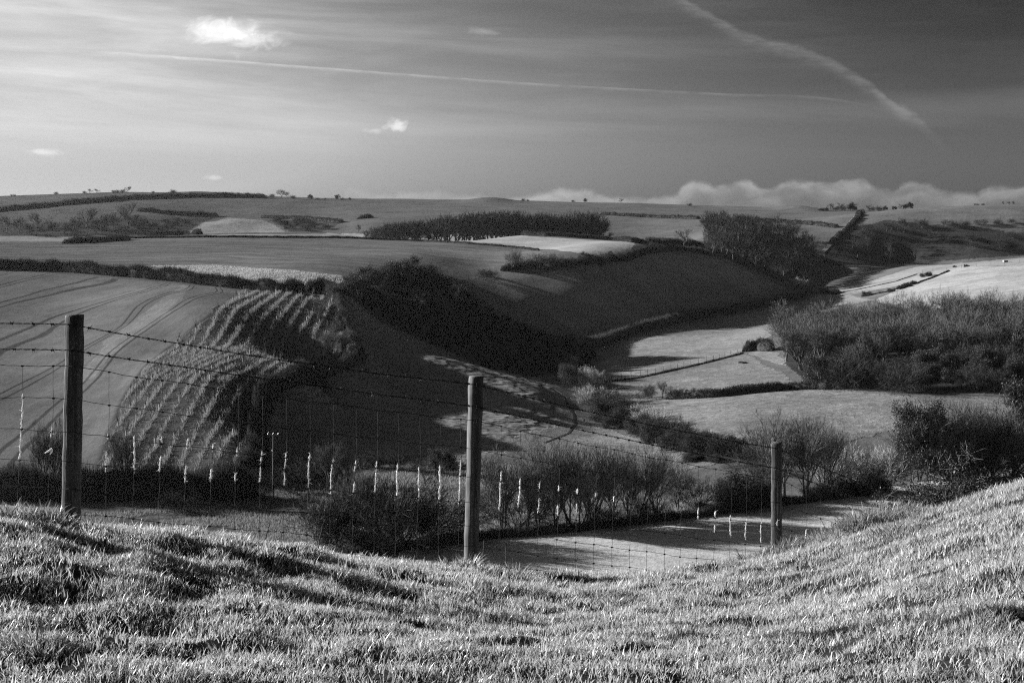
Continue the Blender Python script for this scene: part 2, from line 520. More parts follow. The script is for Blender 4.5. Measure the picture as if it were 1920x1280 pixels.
def field(poly, t, r=0.5, ref=None, stripe=0.0, tram=0.0, terr=0.0, step=30, dmin=60, dmax=2400, closed=True):
    w = wline(poly + [poly[0]], step, dmin, dmax)
    m = inside(w, X2, Y2)
    tone[m] = t
    rg[m] = r
    sa[m] = stripe
    tr[m] = tram
    te[m] = terr
    if ref is not None:
        l = wline(ref, 40, dmin, dmax)
        sc[m] = sdist(l, X2[m], Y2[m])

NEARM = Y2 < 30
tone[NEARM] = 0.04
rg[NEARM] = 0.3
BORDER = [(455, 545), (400, 590), (340, 635), (270, 690), (232, 750), (207, 820), (185, 885)]
field([(-700, 505), (0, 505), (200, 520), (400, 538)] + BORDER + [(-700, 885)], 0.20, 0.3, BORDER, 0.7, 1.0)
field([(-700, 452), (0, 452), (130, 455), (240, 447), (400, 443), (640, 446), (960, 462), (1020, 475), (940, 508), (900, 518), (860, 528), (740, 520), (640, 530), (560, 538), (400, 513), (200, 498), (0, 487), (-700, 487)], 0.185, 0.35, [(0, 470), (400, 466), (700, 474), (900, 500)], 1.5)
field([(280, 498), (400, 497), (560, 508), (640, 517), (650, 532), (590, 540), (500, 528), (400, 515)], 0.46, 1.4)
field([(380, 440), (640, 438), (900, 438), (1210, 455), (1180, 475), (1110, 478), (960, 460), (640, 444)], 0.40, 0.3)
field([(-700, 443), (230, 443), (240, 446), (130, 453), (-700, 451)], 0.33, 0.3)
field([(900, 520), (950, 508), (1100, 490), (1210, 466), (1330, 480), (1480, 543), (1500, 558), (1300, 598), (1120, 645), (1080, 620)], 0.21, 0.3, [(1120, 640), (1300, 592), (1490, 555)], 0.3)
field([(640, 545), (700, 600), (820, 650), (1000, 705), (1060, 740), (1080, 780), (1040, 800), (950, 850), (500, 860), (490, 740), (660, 680), (640, 600)], 0.23, 0.4, [(660, 640), (800, 720), (1000, 780)], 0.2, 0, 1.0)
field([(1050, 760), (1110, 795), (1300, 850), (1350, 868), (1200, 900), (1000, 850), (900, 840), (1040, 800)], 0.24, 1.0)
field([(1120, 645), (1300, 600), (1480, 564), (1560, 547), (1640, 562), (1450, 600), (1440, 650), (1490, 690), (1400, 662), (1200, 708), (1110, 718), (1070, 705)], 0.26, 0.8)
field([(1110, 718), (1200, 708), (1400, 662), (1500, 722), (1250, 745), (1180, 760)], 0.22, 0.8)
field([(1180, 760), (1250, 745), (1500, 725), (1720, 745), (1980, 745), (1980, 800), (1700, 805), (1450, 850), (1300, 840)], 0.22, 0.9)
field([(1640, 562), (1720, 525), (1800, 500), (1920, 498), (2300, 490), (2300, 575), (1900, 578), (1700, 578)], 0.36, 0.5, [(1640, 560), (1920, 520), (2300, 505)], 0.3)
field([(1540, 547), (1600, 535), (1720, 500), (1920, 483), (2300, 474), (2300, 490), (1920, 497), (1800, 500), (1700, 533), (1600, 550), (1560, 552)], 0.30, 0.4, [(1560, 549), (1700, 512), (1920, 484)], 0.5)
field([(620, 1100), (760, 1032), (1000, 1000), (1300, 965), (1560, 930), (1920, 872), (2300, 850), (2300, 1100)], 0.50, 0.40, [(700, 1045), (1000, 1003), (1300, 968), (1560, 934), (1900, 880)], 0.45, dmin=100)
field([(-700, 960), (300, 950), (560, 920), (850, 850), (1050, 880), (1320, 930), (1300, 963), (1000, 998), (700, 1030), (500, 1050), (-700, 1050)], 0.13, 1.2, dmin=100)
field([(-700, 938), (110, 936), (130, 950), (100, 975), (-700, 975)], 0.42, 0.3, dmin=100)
field([(455, 546), (560, 549), (640, 560), (680, 660), (600, 690), (500, 720), (480, 800), (480, 885)] + BORDER[::-1][:-1], 0.09, 0.9)
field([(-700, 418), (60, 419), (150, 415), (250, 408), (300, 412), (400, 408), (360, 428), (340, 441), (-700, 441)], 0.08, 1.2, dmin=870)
field([(352, 439), (385, 417), (430, 407), (480, 412), (525, 428), (540, 438)], 0.32, 0.8, dmin=870)  # sunlight on the far knoll put into a paler tone
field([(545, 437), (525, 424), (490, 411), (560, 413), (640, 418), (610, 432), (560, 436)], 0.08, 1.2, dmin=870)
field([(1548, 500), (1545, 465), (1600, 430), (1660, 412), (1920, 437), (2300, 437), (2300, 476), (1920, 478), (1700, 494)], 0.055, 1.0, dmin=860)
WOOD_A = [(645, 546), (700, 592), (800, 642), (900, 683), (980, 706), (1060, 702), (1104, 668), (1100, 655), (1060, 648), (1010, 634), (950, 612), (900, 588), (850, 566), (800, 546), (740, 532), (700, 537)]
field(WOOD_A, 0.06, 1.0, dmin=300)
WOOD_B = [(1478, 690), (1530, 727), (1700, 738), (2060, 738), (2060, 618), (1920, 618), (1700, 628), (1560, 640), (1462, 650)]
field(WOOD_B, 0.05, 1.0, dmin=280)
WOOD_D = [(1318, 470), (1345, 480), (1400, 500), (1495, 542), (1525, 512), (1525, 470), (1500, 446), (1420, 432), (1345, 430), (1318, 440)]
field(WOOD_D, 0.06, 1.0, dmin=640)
field([(120, 735), (200, 640), (290, 572), (345, 533), (362, 538), (310, 590), (235, 645), (165, 715)], 0.27, 0.4, None, 0.7, 1.0)
# the tramlines fan out from the headland: a smooth field of distances fitted to the lines in view
def lines_field(poly, lines, dmin=60):
    X, v = [], []
    for val, ln in lines:
        w = wline(ln, 30, dmin)
        X.append(w[:, :2]); v.append(np.full(len(w), val))
    X = np.concatenate(X); v = np.concatenate(v)
    f_ = TPS(X / 100.0, v, 0.002)
    m = inside(wline(poly + [poly[0]], 30, dmin), X2, Y2)
    sc[m] = f_(np.stack([X2[m], Y2[m]], 1) / 100.0)
lines_field([(-700, 505), (0, 505), (200, 520), (400, 538)] + BORDER + [(-700, 885)],
            [(0.0, BORDER), (8.64, [(0, 847), (120, 750), (160, 716), (200, 664), (250, 628), (307, 590), (350, 562), (402, 535)]),
             (19.24, [(-60, 765), (0, 741), (120, 677), (160, 650), (230, 612)]), (29.84, [(-60, 662), (0, 637), (123, 588), (213, 560), (330, 528)]), (40.44, [(-60, 590), (0, 569), (90, 543), (190, 518)]),
             (62.0, [(-300, 600), (-200, 565), (-100, 535), (0, 512)])])
sc[~np.isfinite(sc)] = 0

def set_attr(me, name, arr):
    a = me.attributes.new(name, 'FLOAT', 'POINT')
    a.data.foreach_set('value', np.ascontiguousarray(arr, dtype=np.float32).ravel())

def bump(g, h, strength, dist):
    b = g.n('ShaderNodeBump')
    b.inputs['Strength'].default_value = strength
    b.inputs['Distance'].default_value = dist
    g.put(b.inputs['Height'], h)
    return b.outputs[0]

def new_mat(name):
    m = bpy.data.materials.new(name)
    m.use_nodes = True
    return m, NT(m.node_tree)

def ground_mat():
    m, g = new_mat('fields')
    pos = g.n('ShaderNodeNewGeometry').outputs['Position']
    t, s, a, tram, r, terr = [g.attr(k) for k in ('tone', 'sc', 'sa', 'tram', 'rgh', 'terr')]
    n1 = g.noise(pos, 0.035, 4, 0.6)
    n2 = g.noise(pos, 0.45, 6, 0.65)
    n3 = g.noise(pos, 1.6, 4, 0.7)
    mott = g.m('ADD', 1.0, g.m('MULTIPLY', g.m('SUBTRACT', n1, 0.5), 1.0))
    n4 = g.noise(pos, 0.13, 5, 0.65, 0.6)
    mott = g.m('MULTIPLY', mott, g.m('ADD', 1.0, g.m('MULTIPLY', g.m('SUBTRACT', n4, 0.5), g.m('ADD', g.m('MULTIPLY', r, 0.9), 0.35))))
    fine = g.m('ADD', 1.0, g.m('MULTIPLY', g.m('MULTIPLY', g.m('SUBTRACT', n2, 0.5), r), 1.7))
    fin3 = g.m('ADD', 1.0, g.m('MULTIPLY', g.m('MULTIPLY', g.m('SUBTRACT', n3, 0.5), g.m('ADD', r, 0.25)), 0.9))
    wob = g.m('ADD', s, g.m('MULTIPLY', n2, 0.15))
    st = g.noise(g.xyz(g.m('MULTIPLY', wob, 0.9), 0.0, 0.0), 1.0, 3, 0.75)
    st2 = g.noise(g.xyz(g.m('MULTIPLY', wob, 0.14), 4.0, 0.0), 1.0, 2, 0.6)
    stp = g.m('ADD', 1.0, g.m('MULTIPLY', g.m('MULTIPLY', g.m('ADD', g.m('SUBTRACT', st, 0.5), g.m('SUBTRACT', st2, 0.5)), a), 0.9))
    # wheel tracks: pairs 1.8 m apart, a pair every 10.6 m across the field
    md = g.m('FRACT', g.m('DIVIDE', g.m('ADD', g.m('ABSOLUTE', s), g.m('MULTIPLY', n1, 1.5)), 10.6))
    def line(c):
        dd = g.m('ABSOLUTE', g.m('SUBTRACT', md, c))
        return g.ramp(dd, 0.012, 0.034, 1.0, 0.0)
    ln = g.m('MULTIPLY', g.m('MAXIMUM', line(0.90), line(0.73)), tram)
    edge = g.m('MULTIPLY', g.ramp(g.m('ABSOLUTE', s), 0.15, 0.7, 1.0, 0.0), tram)
    dark = g.m('SUBTRACT', 1.0, g.m('MULTIPLY', g.m('MAXIMUM', ln, edge), 0.55))
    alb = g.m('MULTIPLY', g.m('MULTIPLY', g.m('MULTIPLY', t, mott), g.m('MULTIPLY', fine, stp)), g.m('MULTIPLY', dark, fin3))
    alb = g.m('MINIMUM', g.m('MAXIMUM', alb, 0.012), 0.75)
    # relief: tussocks, terracettes
    tc = g.n('ShaderNodeSeparateXYZ')
    g.put(tc.inputs[0], pos)
    tz = g.m('ADD', g.m('MULTIPLY', tc.outputs[2], 1.0), g.m('MULTIPLY', g.noise(pos, 0.10, 3, 0.6), 4.5))
    tw = g.m('SINE', g.m('MULTIPLY', tz, 5.2))
    tw = g.m('MULTIPLY', tw, terr)
    h = g.m('ADD', g.m('MULTIPLY', g.m('MULTIPLY', g.m('ADD', n2, g.m('MULTIPLY', n3, 0.4)), g.m('ADD', r, 0.15)), 0.55), g.m('MULTIPLY', tw, 0.26))
    h = g.m('SUBTRACT', h, g.m('MULTIPLY', ln, 0.04))
    b = g.n('ShaderNodeBsdfDiffuse')
    g.put(b.inputs[0], g.gray(alb))
    b.inputs['Roughness'].default_value = 0.6
    g.put(b.inputs['Normal'], bump(g, h, 0.55, 1.0))
    o = g.n('ShaderNodeOutputMaterial')
    g.t.links.new(b.outputs[0], o.inputs[0])
    return m

idx = np.arange(NT_ * NR_).reshape(NR_, NT_)
fq = np.stack([idx[:-1, :-1], idx[:-1, 1:], idx[1:, 1:], idx[1:, :-1]], -1).reshape(-1, 4)
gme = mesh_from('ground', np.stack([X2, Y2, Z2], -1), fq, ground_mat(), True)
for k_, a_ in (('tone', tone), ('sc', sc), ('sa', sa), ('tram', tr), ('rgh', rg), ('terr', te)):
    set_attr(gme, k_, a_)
tag(link('ground', gme), kind='structure')

# ------------------------------------------------------------------ foliage materials
def foliage_mat(name, alb, var=0.5, gloss=0.0, rough=0.4, transl=0.2, scale=1.2):
    m, g = new_mat(name)
    pos = g.n('ShaderNodeNewGeometry').outputs['Position']
    n = g.noise(pos, scale, 4, 0.7)
    a = g.m('MULTIPLY', g.m('ADD', 1.0, g.m('MULTIPLY', g.m('SUBTRACT', n, 0.5), var * 2)), alb)
    a = g.m('MAXIMUM', a, 0.01)
    d = g.n('ShaderNodeBsdfDiffuse')
    g.put(d.inputs[0], g.gray(a))
    sh = d.outputs[0]
    if transl:
        t = g.n('ShaderNodeBsdfTranslucent')
        g.put(t.inputs[0], g.gray(a))
        mx = g.n('ShaderNodeMixShader')
        mx.inputs[0].default_value = transl
        g.t.links.new(sh, mx.inputs[1]); g.t.links.new(t.outputs[0], mx.inputs[2])
        sh = mx.outputs[0]
    if gloss:
        gl = g.n('ShaderNodeBsdfGlossy')
        gl.inputs[0].default_value = (1, 1, 1, 1)
        gl.inputs['Roughness'].default_value = rough
        mx = g.n('ShaderNodeMixShader')
        mx.inputs[0].default_value = gloss
        g.t.links.new(sh, mx.inputs[1]); g.t.links.new(gl.outputs[0], mx.inputs[2])
        sh = mx.outputs[0]
    o = g.n('ShaderNodeOutputMaterial')
    g.t.links.new(sh, o.inputs[0])
    return m

M_BARK = foliage_mat('bark', 0.10, 0.5, 0, 0.5, 0)
M_TWIG = foliage_mat('twigs', 0.12, 0.5, 0, 0.5, 0)
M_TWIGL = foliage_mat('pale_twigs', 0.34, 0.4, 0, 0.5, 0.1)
M_DARKTWIG = foliage_mat('dark_twigs', 0.052, 0.5, 0, 0.5, 0)
M_LEAF = foliage_mat('evergreen_leaves', 0.040, 0.6, 0.02, 0.5, 0.15, 0.5)
M_HEDGE = foliage_mat('hedge_leaves', 0.055, 0.7, 0.0, 0.5, 0.15, 0.6)
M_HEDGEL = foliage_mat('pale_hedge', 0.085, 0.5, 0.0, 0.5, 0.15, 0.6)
M_SHINY = foliage_mat('glossy_leaves', 0.030, 0.6, 0.012, 0.35, 0.15, 6.0)

def unit(v):
    return v / np.maximum(np.linalg.norm(v, axis=-1, keepdims=True), 1e-9)

def tubes(p0, p1, r0, r1, k=4):
    """tapered k-sided tubes"""
    n = len(p0)
    d = unit(p1 - p0)
    ref = np.where(np.abs(d[:, 2:3]) > 0.9, np.array([[1.0, 0, 0]]), np.array([[0, 0, 1.0]]))
    a = unit(np.cross(d, ref)); b = np.cross(d, a)
    ang = np.arange(k) * 2 * np.pi / k
    ring = a[:, None, :] * np.cos(ang)[None, :, None] + b[:, None, :] * np.sin(ang)[None, :, None]
    V = np.concatenate([p0[:, None] + ring * r0[:, None, None], p1[:, None] + ring * r1[:, None, None]], 1).reshape(-1, 3)
    base = (np.arange(n) * 2 * k)[:, None]
    i = np.arange(k)[None, :]
    j = (np.arange(k)[None, :] + 1) % k
    F_ = np.stack([base + i, base + j, base + j + k, base + i + k], -1).reshape(-1, 4)
    return V, F_

def ribbons(p0, p1, w, rs):
    """thin three-sided twigs as narrow quads, each turned its own way"""
    d = unit(p1 - p0)
    side = unit(np.cross(d, rs.randn(len(p0), 3))) * (w[:, None] / 2)
    V = np.stack([p0 - side, p0 + side, p1 + side * 0.4, p1 - side * 0.4], 1).reshape(-1, 3)
    return V, np.arange(len(V)).reshape(-1, 4)

def grow(seed, H, stems=1, spread=0.5, kids=(5, 4, 4, 4), bare=0.25, up=0.25, lean=0.12, shrink=0.68, rad=0.022):
    rs = np.random.RandomState(seed)
    n = stems
    p0 = np.zeros((n, 3)); p0[:, :2] = rs.randn(n, 2) * (0.02 * H if n > 1 else 0)
    d = unit(np.stack([rs.randn(n) * lean * (2.2 if n > 1 else 1), rs.randn(n) * lean * (2.2 if n > 1 else 1), np.ones(n)], 1))
    L = H * (0.34 + 0.1 * rs.rand(n))
    r = np.full(n, H * rad / max(1, n) ** 0.35)
    levels = []
    for lv in range(len(kids) + 1):
        p1 = p0 + d * L[:, None]
        levels.append((p0, p1, r, r * 0.62))
        if lv == len(kids):
            break
        k = kids[lv]
        m = len(p0)
        lo = bare if lv == 0 else 0.25
        t = lo + (1 - lo) * (np.arange(k)[None, :] + rs.rand(m, k) * 0.9 + 0.1) / k
        t[:, -1] = 1.0
        t = np.minimum(t, 1.0)
        q = p0[:, None] + (p1 - p0)[:, None] * t[..., None]
        perp = rs.randn(m, k, 3)
        dd = d[:, None, :]
        perp = perp - (perp * dd).sum(-1, keepdims=True) * dd
        perp = unit(perp)
        sp = spread * (0.7 + 0.7 * rs.rand(m, k, 1)) * (1.0 if lv else 1.15)
        sp[:, -1] *= 0.45
        nd = unit(dd + perp * sp + np.array([0, 0, up]))
        ll = L[:, None] * shrink * (0.75 + 0.5 * rs.rand(m, k)) * (1.08 - 0.25 * t)
        rr = (r[:, None] * 0.62 * (1 - 0.35 * t))
        p0, d, L, r = q.reshape(-1, 3), nd.reshape(-1, 3), ll.ravel(), rr.ravel()
    top = max(l[1][:, 2].max() for l in levels)
    f = H / top
    return [(a * f, b * f, c, e) for a, b, c, e in levels], rs

def leaf_cards(cent, n, ball, size, rs):
    m = len(cent)
    c = np.repeat(cent, n, 0) + rs.randn(m * n, 3) * ball
    a = unit(rs.randn(m * n, 3)) * size * (0.6 + 0.8 * rs.rand(m * n, 1))
    b = unit(np.cross(a, rs.randn(m * n, 3))) * size * 0.5
    V = np.stack([c - a * 0.5, c + b * 0.5, c + a * 0.5, c - b * 0.5], 1).reshape(-1, 3)
    return V, np.arange(len(V)).reshape(-1, 4)

PROTO = {}
def proto(key, seed, H, mat_t, mat_c, tw=0.03, leaf=None, nlim=2, kscale=4, **kw):
    """one prototype tree: (trunk mesh, crown mesh, height)"""
    lv, rs = grow(seed, H, **kw)
    Vs, Fs, o = [], [], 0
    for i, (a, b, r0, r1) in enumerate(lv[:nlim]):
        r0 = np.maximum(r0, tw * 0.5); r1 = np.maximum(r1, tw * 0.4)
        v, f = tubes(a, b, r0, r1, kscale + (1 if i == 0 else 0))
        Vs.append(v); Fs.append(f + o); o += len(v)
    tm = mesh_from('trunk', np.concatenate(Vs), Fs, mat_t, True)
    Vs, Fs, o = [], [], 0
    for i, (a, b, r0, r1) in enumerate(lv[nlim:]):
        w = np.maximum(r0 * 1.6, tw)
        v, f = ribbons(a, b, w, rs)
        Vs.append(v); Fs.append(f + o); o += len(v)
    if leaf:
        n, ball, size = leaf
        cent = np.concatenate([lv[-1][1], (lv[-1][0] + lv[-1][1]) / 2])
        v, f = leaf_cards(cent, n, ball, size, rs)
        Vs.append(v); Fs.append(f + o); o += len(v)
    cm = mesh_from('crown', np.concatenate(Vs), Fs, mat_c)
    PROTO[key] = (tm, cm, H)

for i in range(4):   # tall bare trees, fine
    proto(('bare', i), 40 + i, 12, M_BARK, M_TWIG, 0.035, None, 3, stems=1 + (i % 2) * 2, spread=0.62, kids=(6, 5, 5, 5, 4) if i % 2 == 0 else (5, 5, 4, 4, 4), up=0.20, bare=0.3, shrink=0.70)
for i in range(3):   # many-stemmed bare trees along the valley field
    proto(('stem', i), 60 + i, 11, M_BARK, M_TWIG, 0.03, None, 3, stems=3, spread=0.48, kids=(6, 5, 4, 4, 3), up=0.32, bare=0.30, lean=0.09, rad=0.018, shrink=0.66)
for i in range(3):   # bushy bare scrub
    proto(('scrub', i), 80 + i, 6, M_BARK, M_DARKTWIG, 0.04, None, 2, stems=7, spread=0.85, kids=(5, 5, 5, 4), up=0.12, bare=0.1, lean=0.35)
for i in range(2):   # pale scrub, catches the sun
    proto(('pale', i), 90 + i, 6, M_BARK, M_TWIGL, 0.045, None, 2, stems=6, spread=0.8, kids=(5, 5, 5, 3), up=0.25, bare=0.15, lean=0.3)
for i in range(3):   # dark evergreens, dense
    proto(('ever', i), 100 + i, 9, M_BARK, M_LEAF, 0.05, (34, 0.40, 0.24), 2, stems=2, spread=0.75, kids=(6, 5, 5), up=0.12, bare=0.08, lean=0.12, shrink=0.66)
for i in range(3):   # coarse bare trees for the far woods
    proto(('wood', i), 120 + i, 11, M_BARK, M_DARKTWIG, 0.105, None, 2, stems=1, spread=0.66, kids=(6, 5, 5, 4), up=0.16, bare=0.28)
for i in range(2):   # leafy bushes
    proto(('bush', i), 140 + i, 4, M_BARK, M_HEDGE, 0.05, (22, 0.26, 0.16), 1, stems=6, spread=0.9, kids=(5, 5, 4), up=0.1, bare=0.05, lean=0.45, shrink=0.66)

def plant(kind, i, xyz, H, label, cat='tree', group=None, name='bare_tree', wide=1.0, rz=None, parts=True):
    tm, cm, h0 = PROTO[(kind, i)]
    f = H / h0
    z = xyz[2] - 0.25 * f
    rz = random.uniform(0, 6.28) if rz is None else rz
    r = empty(name, (xyz[0], xyz[1], z), label, cat, group, rz, (f * wide, f * wide, f))
    link('trunk', tm, r)
    link('crown', cm, r)
    return r

def kindn(kind):
    n = {'bare': 4, 'stem': 3, 'scrub': 3, 'pale': 2, 'ever': 3, 'wood': 3, 'bush': 2}[kind]
    return random.randrange(n)

def tree_at(kind, px, base, top, label, cat='tree', name='bare_tree', wide=1.0, i=None, dmin=90, dmax=2400, group=None):
    q = P(px, base, dmin, dmax)
    H = (base - top) * q[1] / F
    return plant(kind, kindn(kind) if i is None else i, q, H, label, cat, group, name, wide)

# ------------------------------------------------------------------ woods
def scatter(poly, step, dmin, dmax=2400, seed=1):
    w = wline(poly + [poly[0]], 30, dmin, dmax)
    rs = np.random.RandomState(seed)
    xs = np.arange(w[:, 0].min(), w[:, 0].max(), step)
    ys = np.arange(w[:, 1].min(), w[:, 1].max(), step)
    X, Y = np.meshgrid(xs, ys)
    X = X + (rs.rand(*X.shape) - 0.5) * step * 0.9
    Y = Y + (rs.rand(*Y.shape) - 0.5) * step * 0.9
    m = inside(w, X, Y)
    X, Y = X[m], Y[m]
    return np.stack([X, Y, zat(X, Y)], 1)

for q in scatter(WOOD_A, 6.6, 300, 560, 3):
    px = 960 + q[0] / q[1] * F
    k_ = 'ever' if random.random() < (0.92 if px < 930 else 0.6) else 'scrub'
    plant(k_, kindn(k_), q, (random.uniform(8.0, 11.5) if q[1] > 442 else random.uniform(5.5, 8.0)) * float(np.interp(px, [800, 880, 960], [1.0, 0.62, 0.42])), 'dark dense evergreen tree in the shaded wood on the steep valley side' if k_ == 'ever' else 'dark leafless thicket tree in the shaded wood on the steep valley side', 'tree', 'trees of the dark hillside wood' if k_ == 'ever' else 'leafless trees of the dark hillside wood', 'evergreen_tree' if k_ == 'ever' else 'thicket_tree', 1.15)
for q in scatter(WOOD_B, 7.3, 280, 520, 4):
    d = q[1]
    far = d > 345
    k_ = 'bare' if (far and random.random() < 0.85) else ('ever' if random.random() < 0.45 else 'scrub')
    hh = random.uniform(10.0, 15.0) if k_ == 'bare' else random.uniform(5.0, 8.5)
    lab = {'bare': 'leafless branching tree in the large wood beside the sunlit right field', 'ever': 'dark evergreen tree on the shaded lower edge of the right wood', 'scrub': 'dark leafless scrub tree on the shaded lower edge of the right wood'}[k_]
    plant(k_, kindn(k_), q, hh, lab, 'tree', {'bare': 'leafless trees of the right wood', 'ever': 'evergreens of the right wood', 'scrub': 'scrub trees of the right wood'}[k_], {'bare': 'bare_tree', 'ever': 'evergreen_tree', 'scrub': 'thicket_tree'}[k_], 1.1)
for q in scatter(WOOD_D, 10.0, 640, 1000, 5):
    plant('wood', kindn('wood'), q, random.uniform(10, 14), 'leafless tree in the dark wood where the dry valley bends', 'tree', 'trees of the valley bend wood', 'bare_tree', 1.15)
# far wood on the skyline side of the plateau
ns = np.random.RandomState(9)
for px in np.arange(700, 1128, 8.5):
    for row_ in range(2):
        d = 838 + row_ * 16 + ns.rand() * 8
        x = (px + ns.randn() * 2 - 960) / F * d
        z = float(zat(x, d))
        toprow = np.interp(px, [700, 760, 800, 860, 880, 940, 1000, 1050, 1068, 1090, 1115, 1130], [425, 407, 404, 394, 392, 389, 392, 398, 396, 388, 396, 415])
        ztop = -(toprow - HZ) / F * d
        if px > 790 and px < 835 and row_ == 0:
            continue
        plant('wood', kindn('wood'), (x, d, z), (ztop - z) * (0.88 + 0.14 * ns.rand()), 'leafless tree in the long far wood behind the pale plateau field', 'tree', 'trees of the long far wood', 'bare_tree', 1.25)

FT = 'leafless tree on the far left hillside '
for px, base, top, lab in ((12, 440, 400, 'at the picture edge by the scrub'), (35, 440, 403, 'second from the edge'), (68, 438, 394, 'standing clear of the scrub with a round crown'), (100, 440, 412, 'low among scrub'), (135, 438, 403, 'between two taller trees'), (165, 432, 385, 'with a tall dark rounded crown'), (190, 436, 398, 'just below the twin crowns'), (212, 434, 396, 'beside the tallest crown'), (238, 430, 377, 'tallest and widest crown of its row'), (262, 436, 400, 'right of the tallest crown'), (290, 438, 412, 'at the lower end of its row'), (312, 439, 418, 'small and last of its row'), (55, 440, 418, 'small and bushy by the field edge'), (120, 440, 420, 'small and bushy in the middle of the scrub'), (180, 440, 420, 'small and bushy under the tall trees')):
    q = P(px, base, 870)
    plant('wood', kindn('wood'), q, (base - top) * q[1] / F, FT + lab, 'tree', None, 'bare_tree', 1.2)

def bushes(line, spacing, hlo, hhi, kinds, label, group, dmin=100, dmax=2400, jit=0.5, wide=1.2, cat='bush', name='hedgerow_bush', seed=2):
    rs = np.random.RandomState(seed)
    w = wline(line, 20, dmin, dmax)
    L = np.concatenate([[0], np.cumsum(np.linalg.norm(np.diff(w[:, :2], axis=0), axis=1))])
    s_ = 0.0
    while s_ < L[-1]:
        x = np.interp(s_, L, w[:, 0]) + rs.randn() * jit
        y = np.interp(s_, L, w[:, 1]) + rs.randn() * jit
        k_ = kinds[rs.randint(len(kinds))]
        plant(k_, kindn(k_), (x, y, float(zat(x, y))), hlo + (hhi - hlo) * rs.rand(), label, cat, group, name, wide)
        s_ += spacing * (0.6 + 0.8 * rs.rand())

# dark scrub on the far combe sides
for q in scatter([(10, 439), (20, 430), (130, 424), (190, 420), (260, 414), (330, 414), (380, 420), (345, 438)], 15, 870, 1100, 8):
    plant('scrub', kindn('scrub'), q, random.uniform(3, 5), 'scrub bush on the far left hillside under the tall trees', 'bush', 'scrub under the far left trees', 'scrub_bush', 1.7)
for q in scatter([(550, 436), (530, 424), (495, 413), (520, 413), (600, 420), (622, 434)], 14, 870, 1100, 8):
    plant('scrub', kindn('scrub'), q, random.uniform(3, 5), 'scrub bush in the dark far fold behind the plateau', 'bush', 'scrub in the far fold', 'scrub_bush', 1.7)
for q in scatter([(1550, 494), (1548, 470), (1600, 432), (1650, 425), (1740, 440), (1760, 470), (1700, 490)], 12.5, 860, 1100, 8):
    plant('wood', kindn('wood'), q, random.uniform(6, 11), 'leafless tree in the dark combe behind the bright right field', 'tree', 'trees of the dark combe', 'bare_tree', 1.3)
for q in scatter([(1740, 474), (1745, 446), (1800, 440), (1950, 440), (1990, 444), (1990, 476), (1920, 476)], 12.5, 860, 1100, 18):
    plant('scrub', kindn('scrub'), q, random.uniform(3.5, 6), 'dark scrub bush on the right slope of the dark combe', 'bush', 'scrub of the dark combe', 'scrub_bush', 1.6)
for px, base, top, lab in ((1620, 432, 416, 'leftmost on the upper rim'), (1670, 428, 412, 'second on the upper rim'), (1728, 428, 405, 'round crowned on the rim'), (1775, 424, 408, 'in the middle of the rim row'), (1792, 428, 412, 'close beside its rim neighbour'), (1805, 426, 410, 'darkest of the rim row'), (1842, 422, 408, 'standing alone on the rim'), (1875, 423, 407, 'near the rim end'), (1897, 419, 407, 'small by the rim end')):
    q = P(px, base, 900)
    plant('scrub', kindn('scrub'), q, (base - top) * q[1] / F, 'round thorn bush above the dark combe, ' + lab, 'bush', None, 'thorn_bush', 1.2)

# lone trees on the skyline
SKY = [(25, 367, 4, 'scrub'), (105, 364, 6, 'scrub'), (157, 362, 5, 'scrub'), (168, 362, 9, 'wood'), (181, 362, 9, 'wood'), (212, 361, 6, 'scrub'), (221, 361, 7, 'scrub'), (230, 361, 8, 'scrub'), (240, 361, 13, 'wood'), (287, 361, 4, 'scrub'), (325, 363, 10, 'scrub'), (441, 368, 4, 'scrub'), (470, 369, 4, 'scrub'), (495, 370, 7, 'scrub'), (512, 370, 8, 'scrub'), (529, 371, 18, 'wood'), (540, 371, 13, 'wood'), (549, 372, 8, 'scrub'), (584, 373, 9, 'ever'), (597, 373, 3, 'scrub'), (610, 373, 3, 'scrub'), (633, 373, 9, 'ever'), (643, 373, 3, 'scrub'), (657, 374, 4, 'ever'), (983, 376, 5, 'scrub'), (990, 376, 3, 'scrub'), (1073, 378, 4, 'scrub'), (1096, 378, 7, 'ever'), (1165, 380, 9, 'wood'), (1293, 386, 7, 'scrub'), (1540, 394, 5, 'bush'), (1549, 394, 6, 'bush'), (1557, 394, 14, 'wood'), (1566, 394, 10, 'scrub'), (1577, 394, 15, 'wood'), (1586, 394, 12, 'scrub'), (1594, 394, 16, 'ever'), (1603, 394, 9, 'ever'), (1629, 395, 12, 'wood'), (1637, 395, 10, 'scrub'), (1648, 395, 11, 'scrub'), (1660, 395, 9, 'ever'), (1676, 394, 7, 'ever'), (1690, 394, 10, 'wood'), (1698, 394, 9, 'ever'), (1708, 394, 12, 'ever'), (1830, 391, 4, 'scrub'), (1843, 391, 4, 'scrub'), (1880, 390, 7, 'wood'), (1893, 390, 7, 'wood'), (1899, 390, 8, 'wood')]
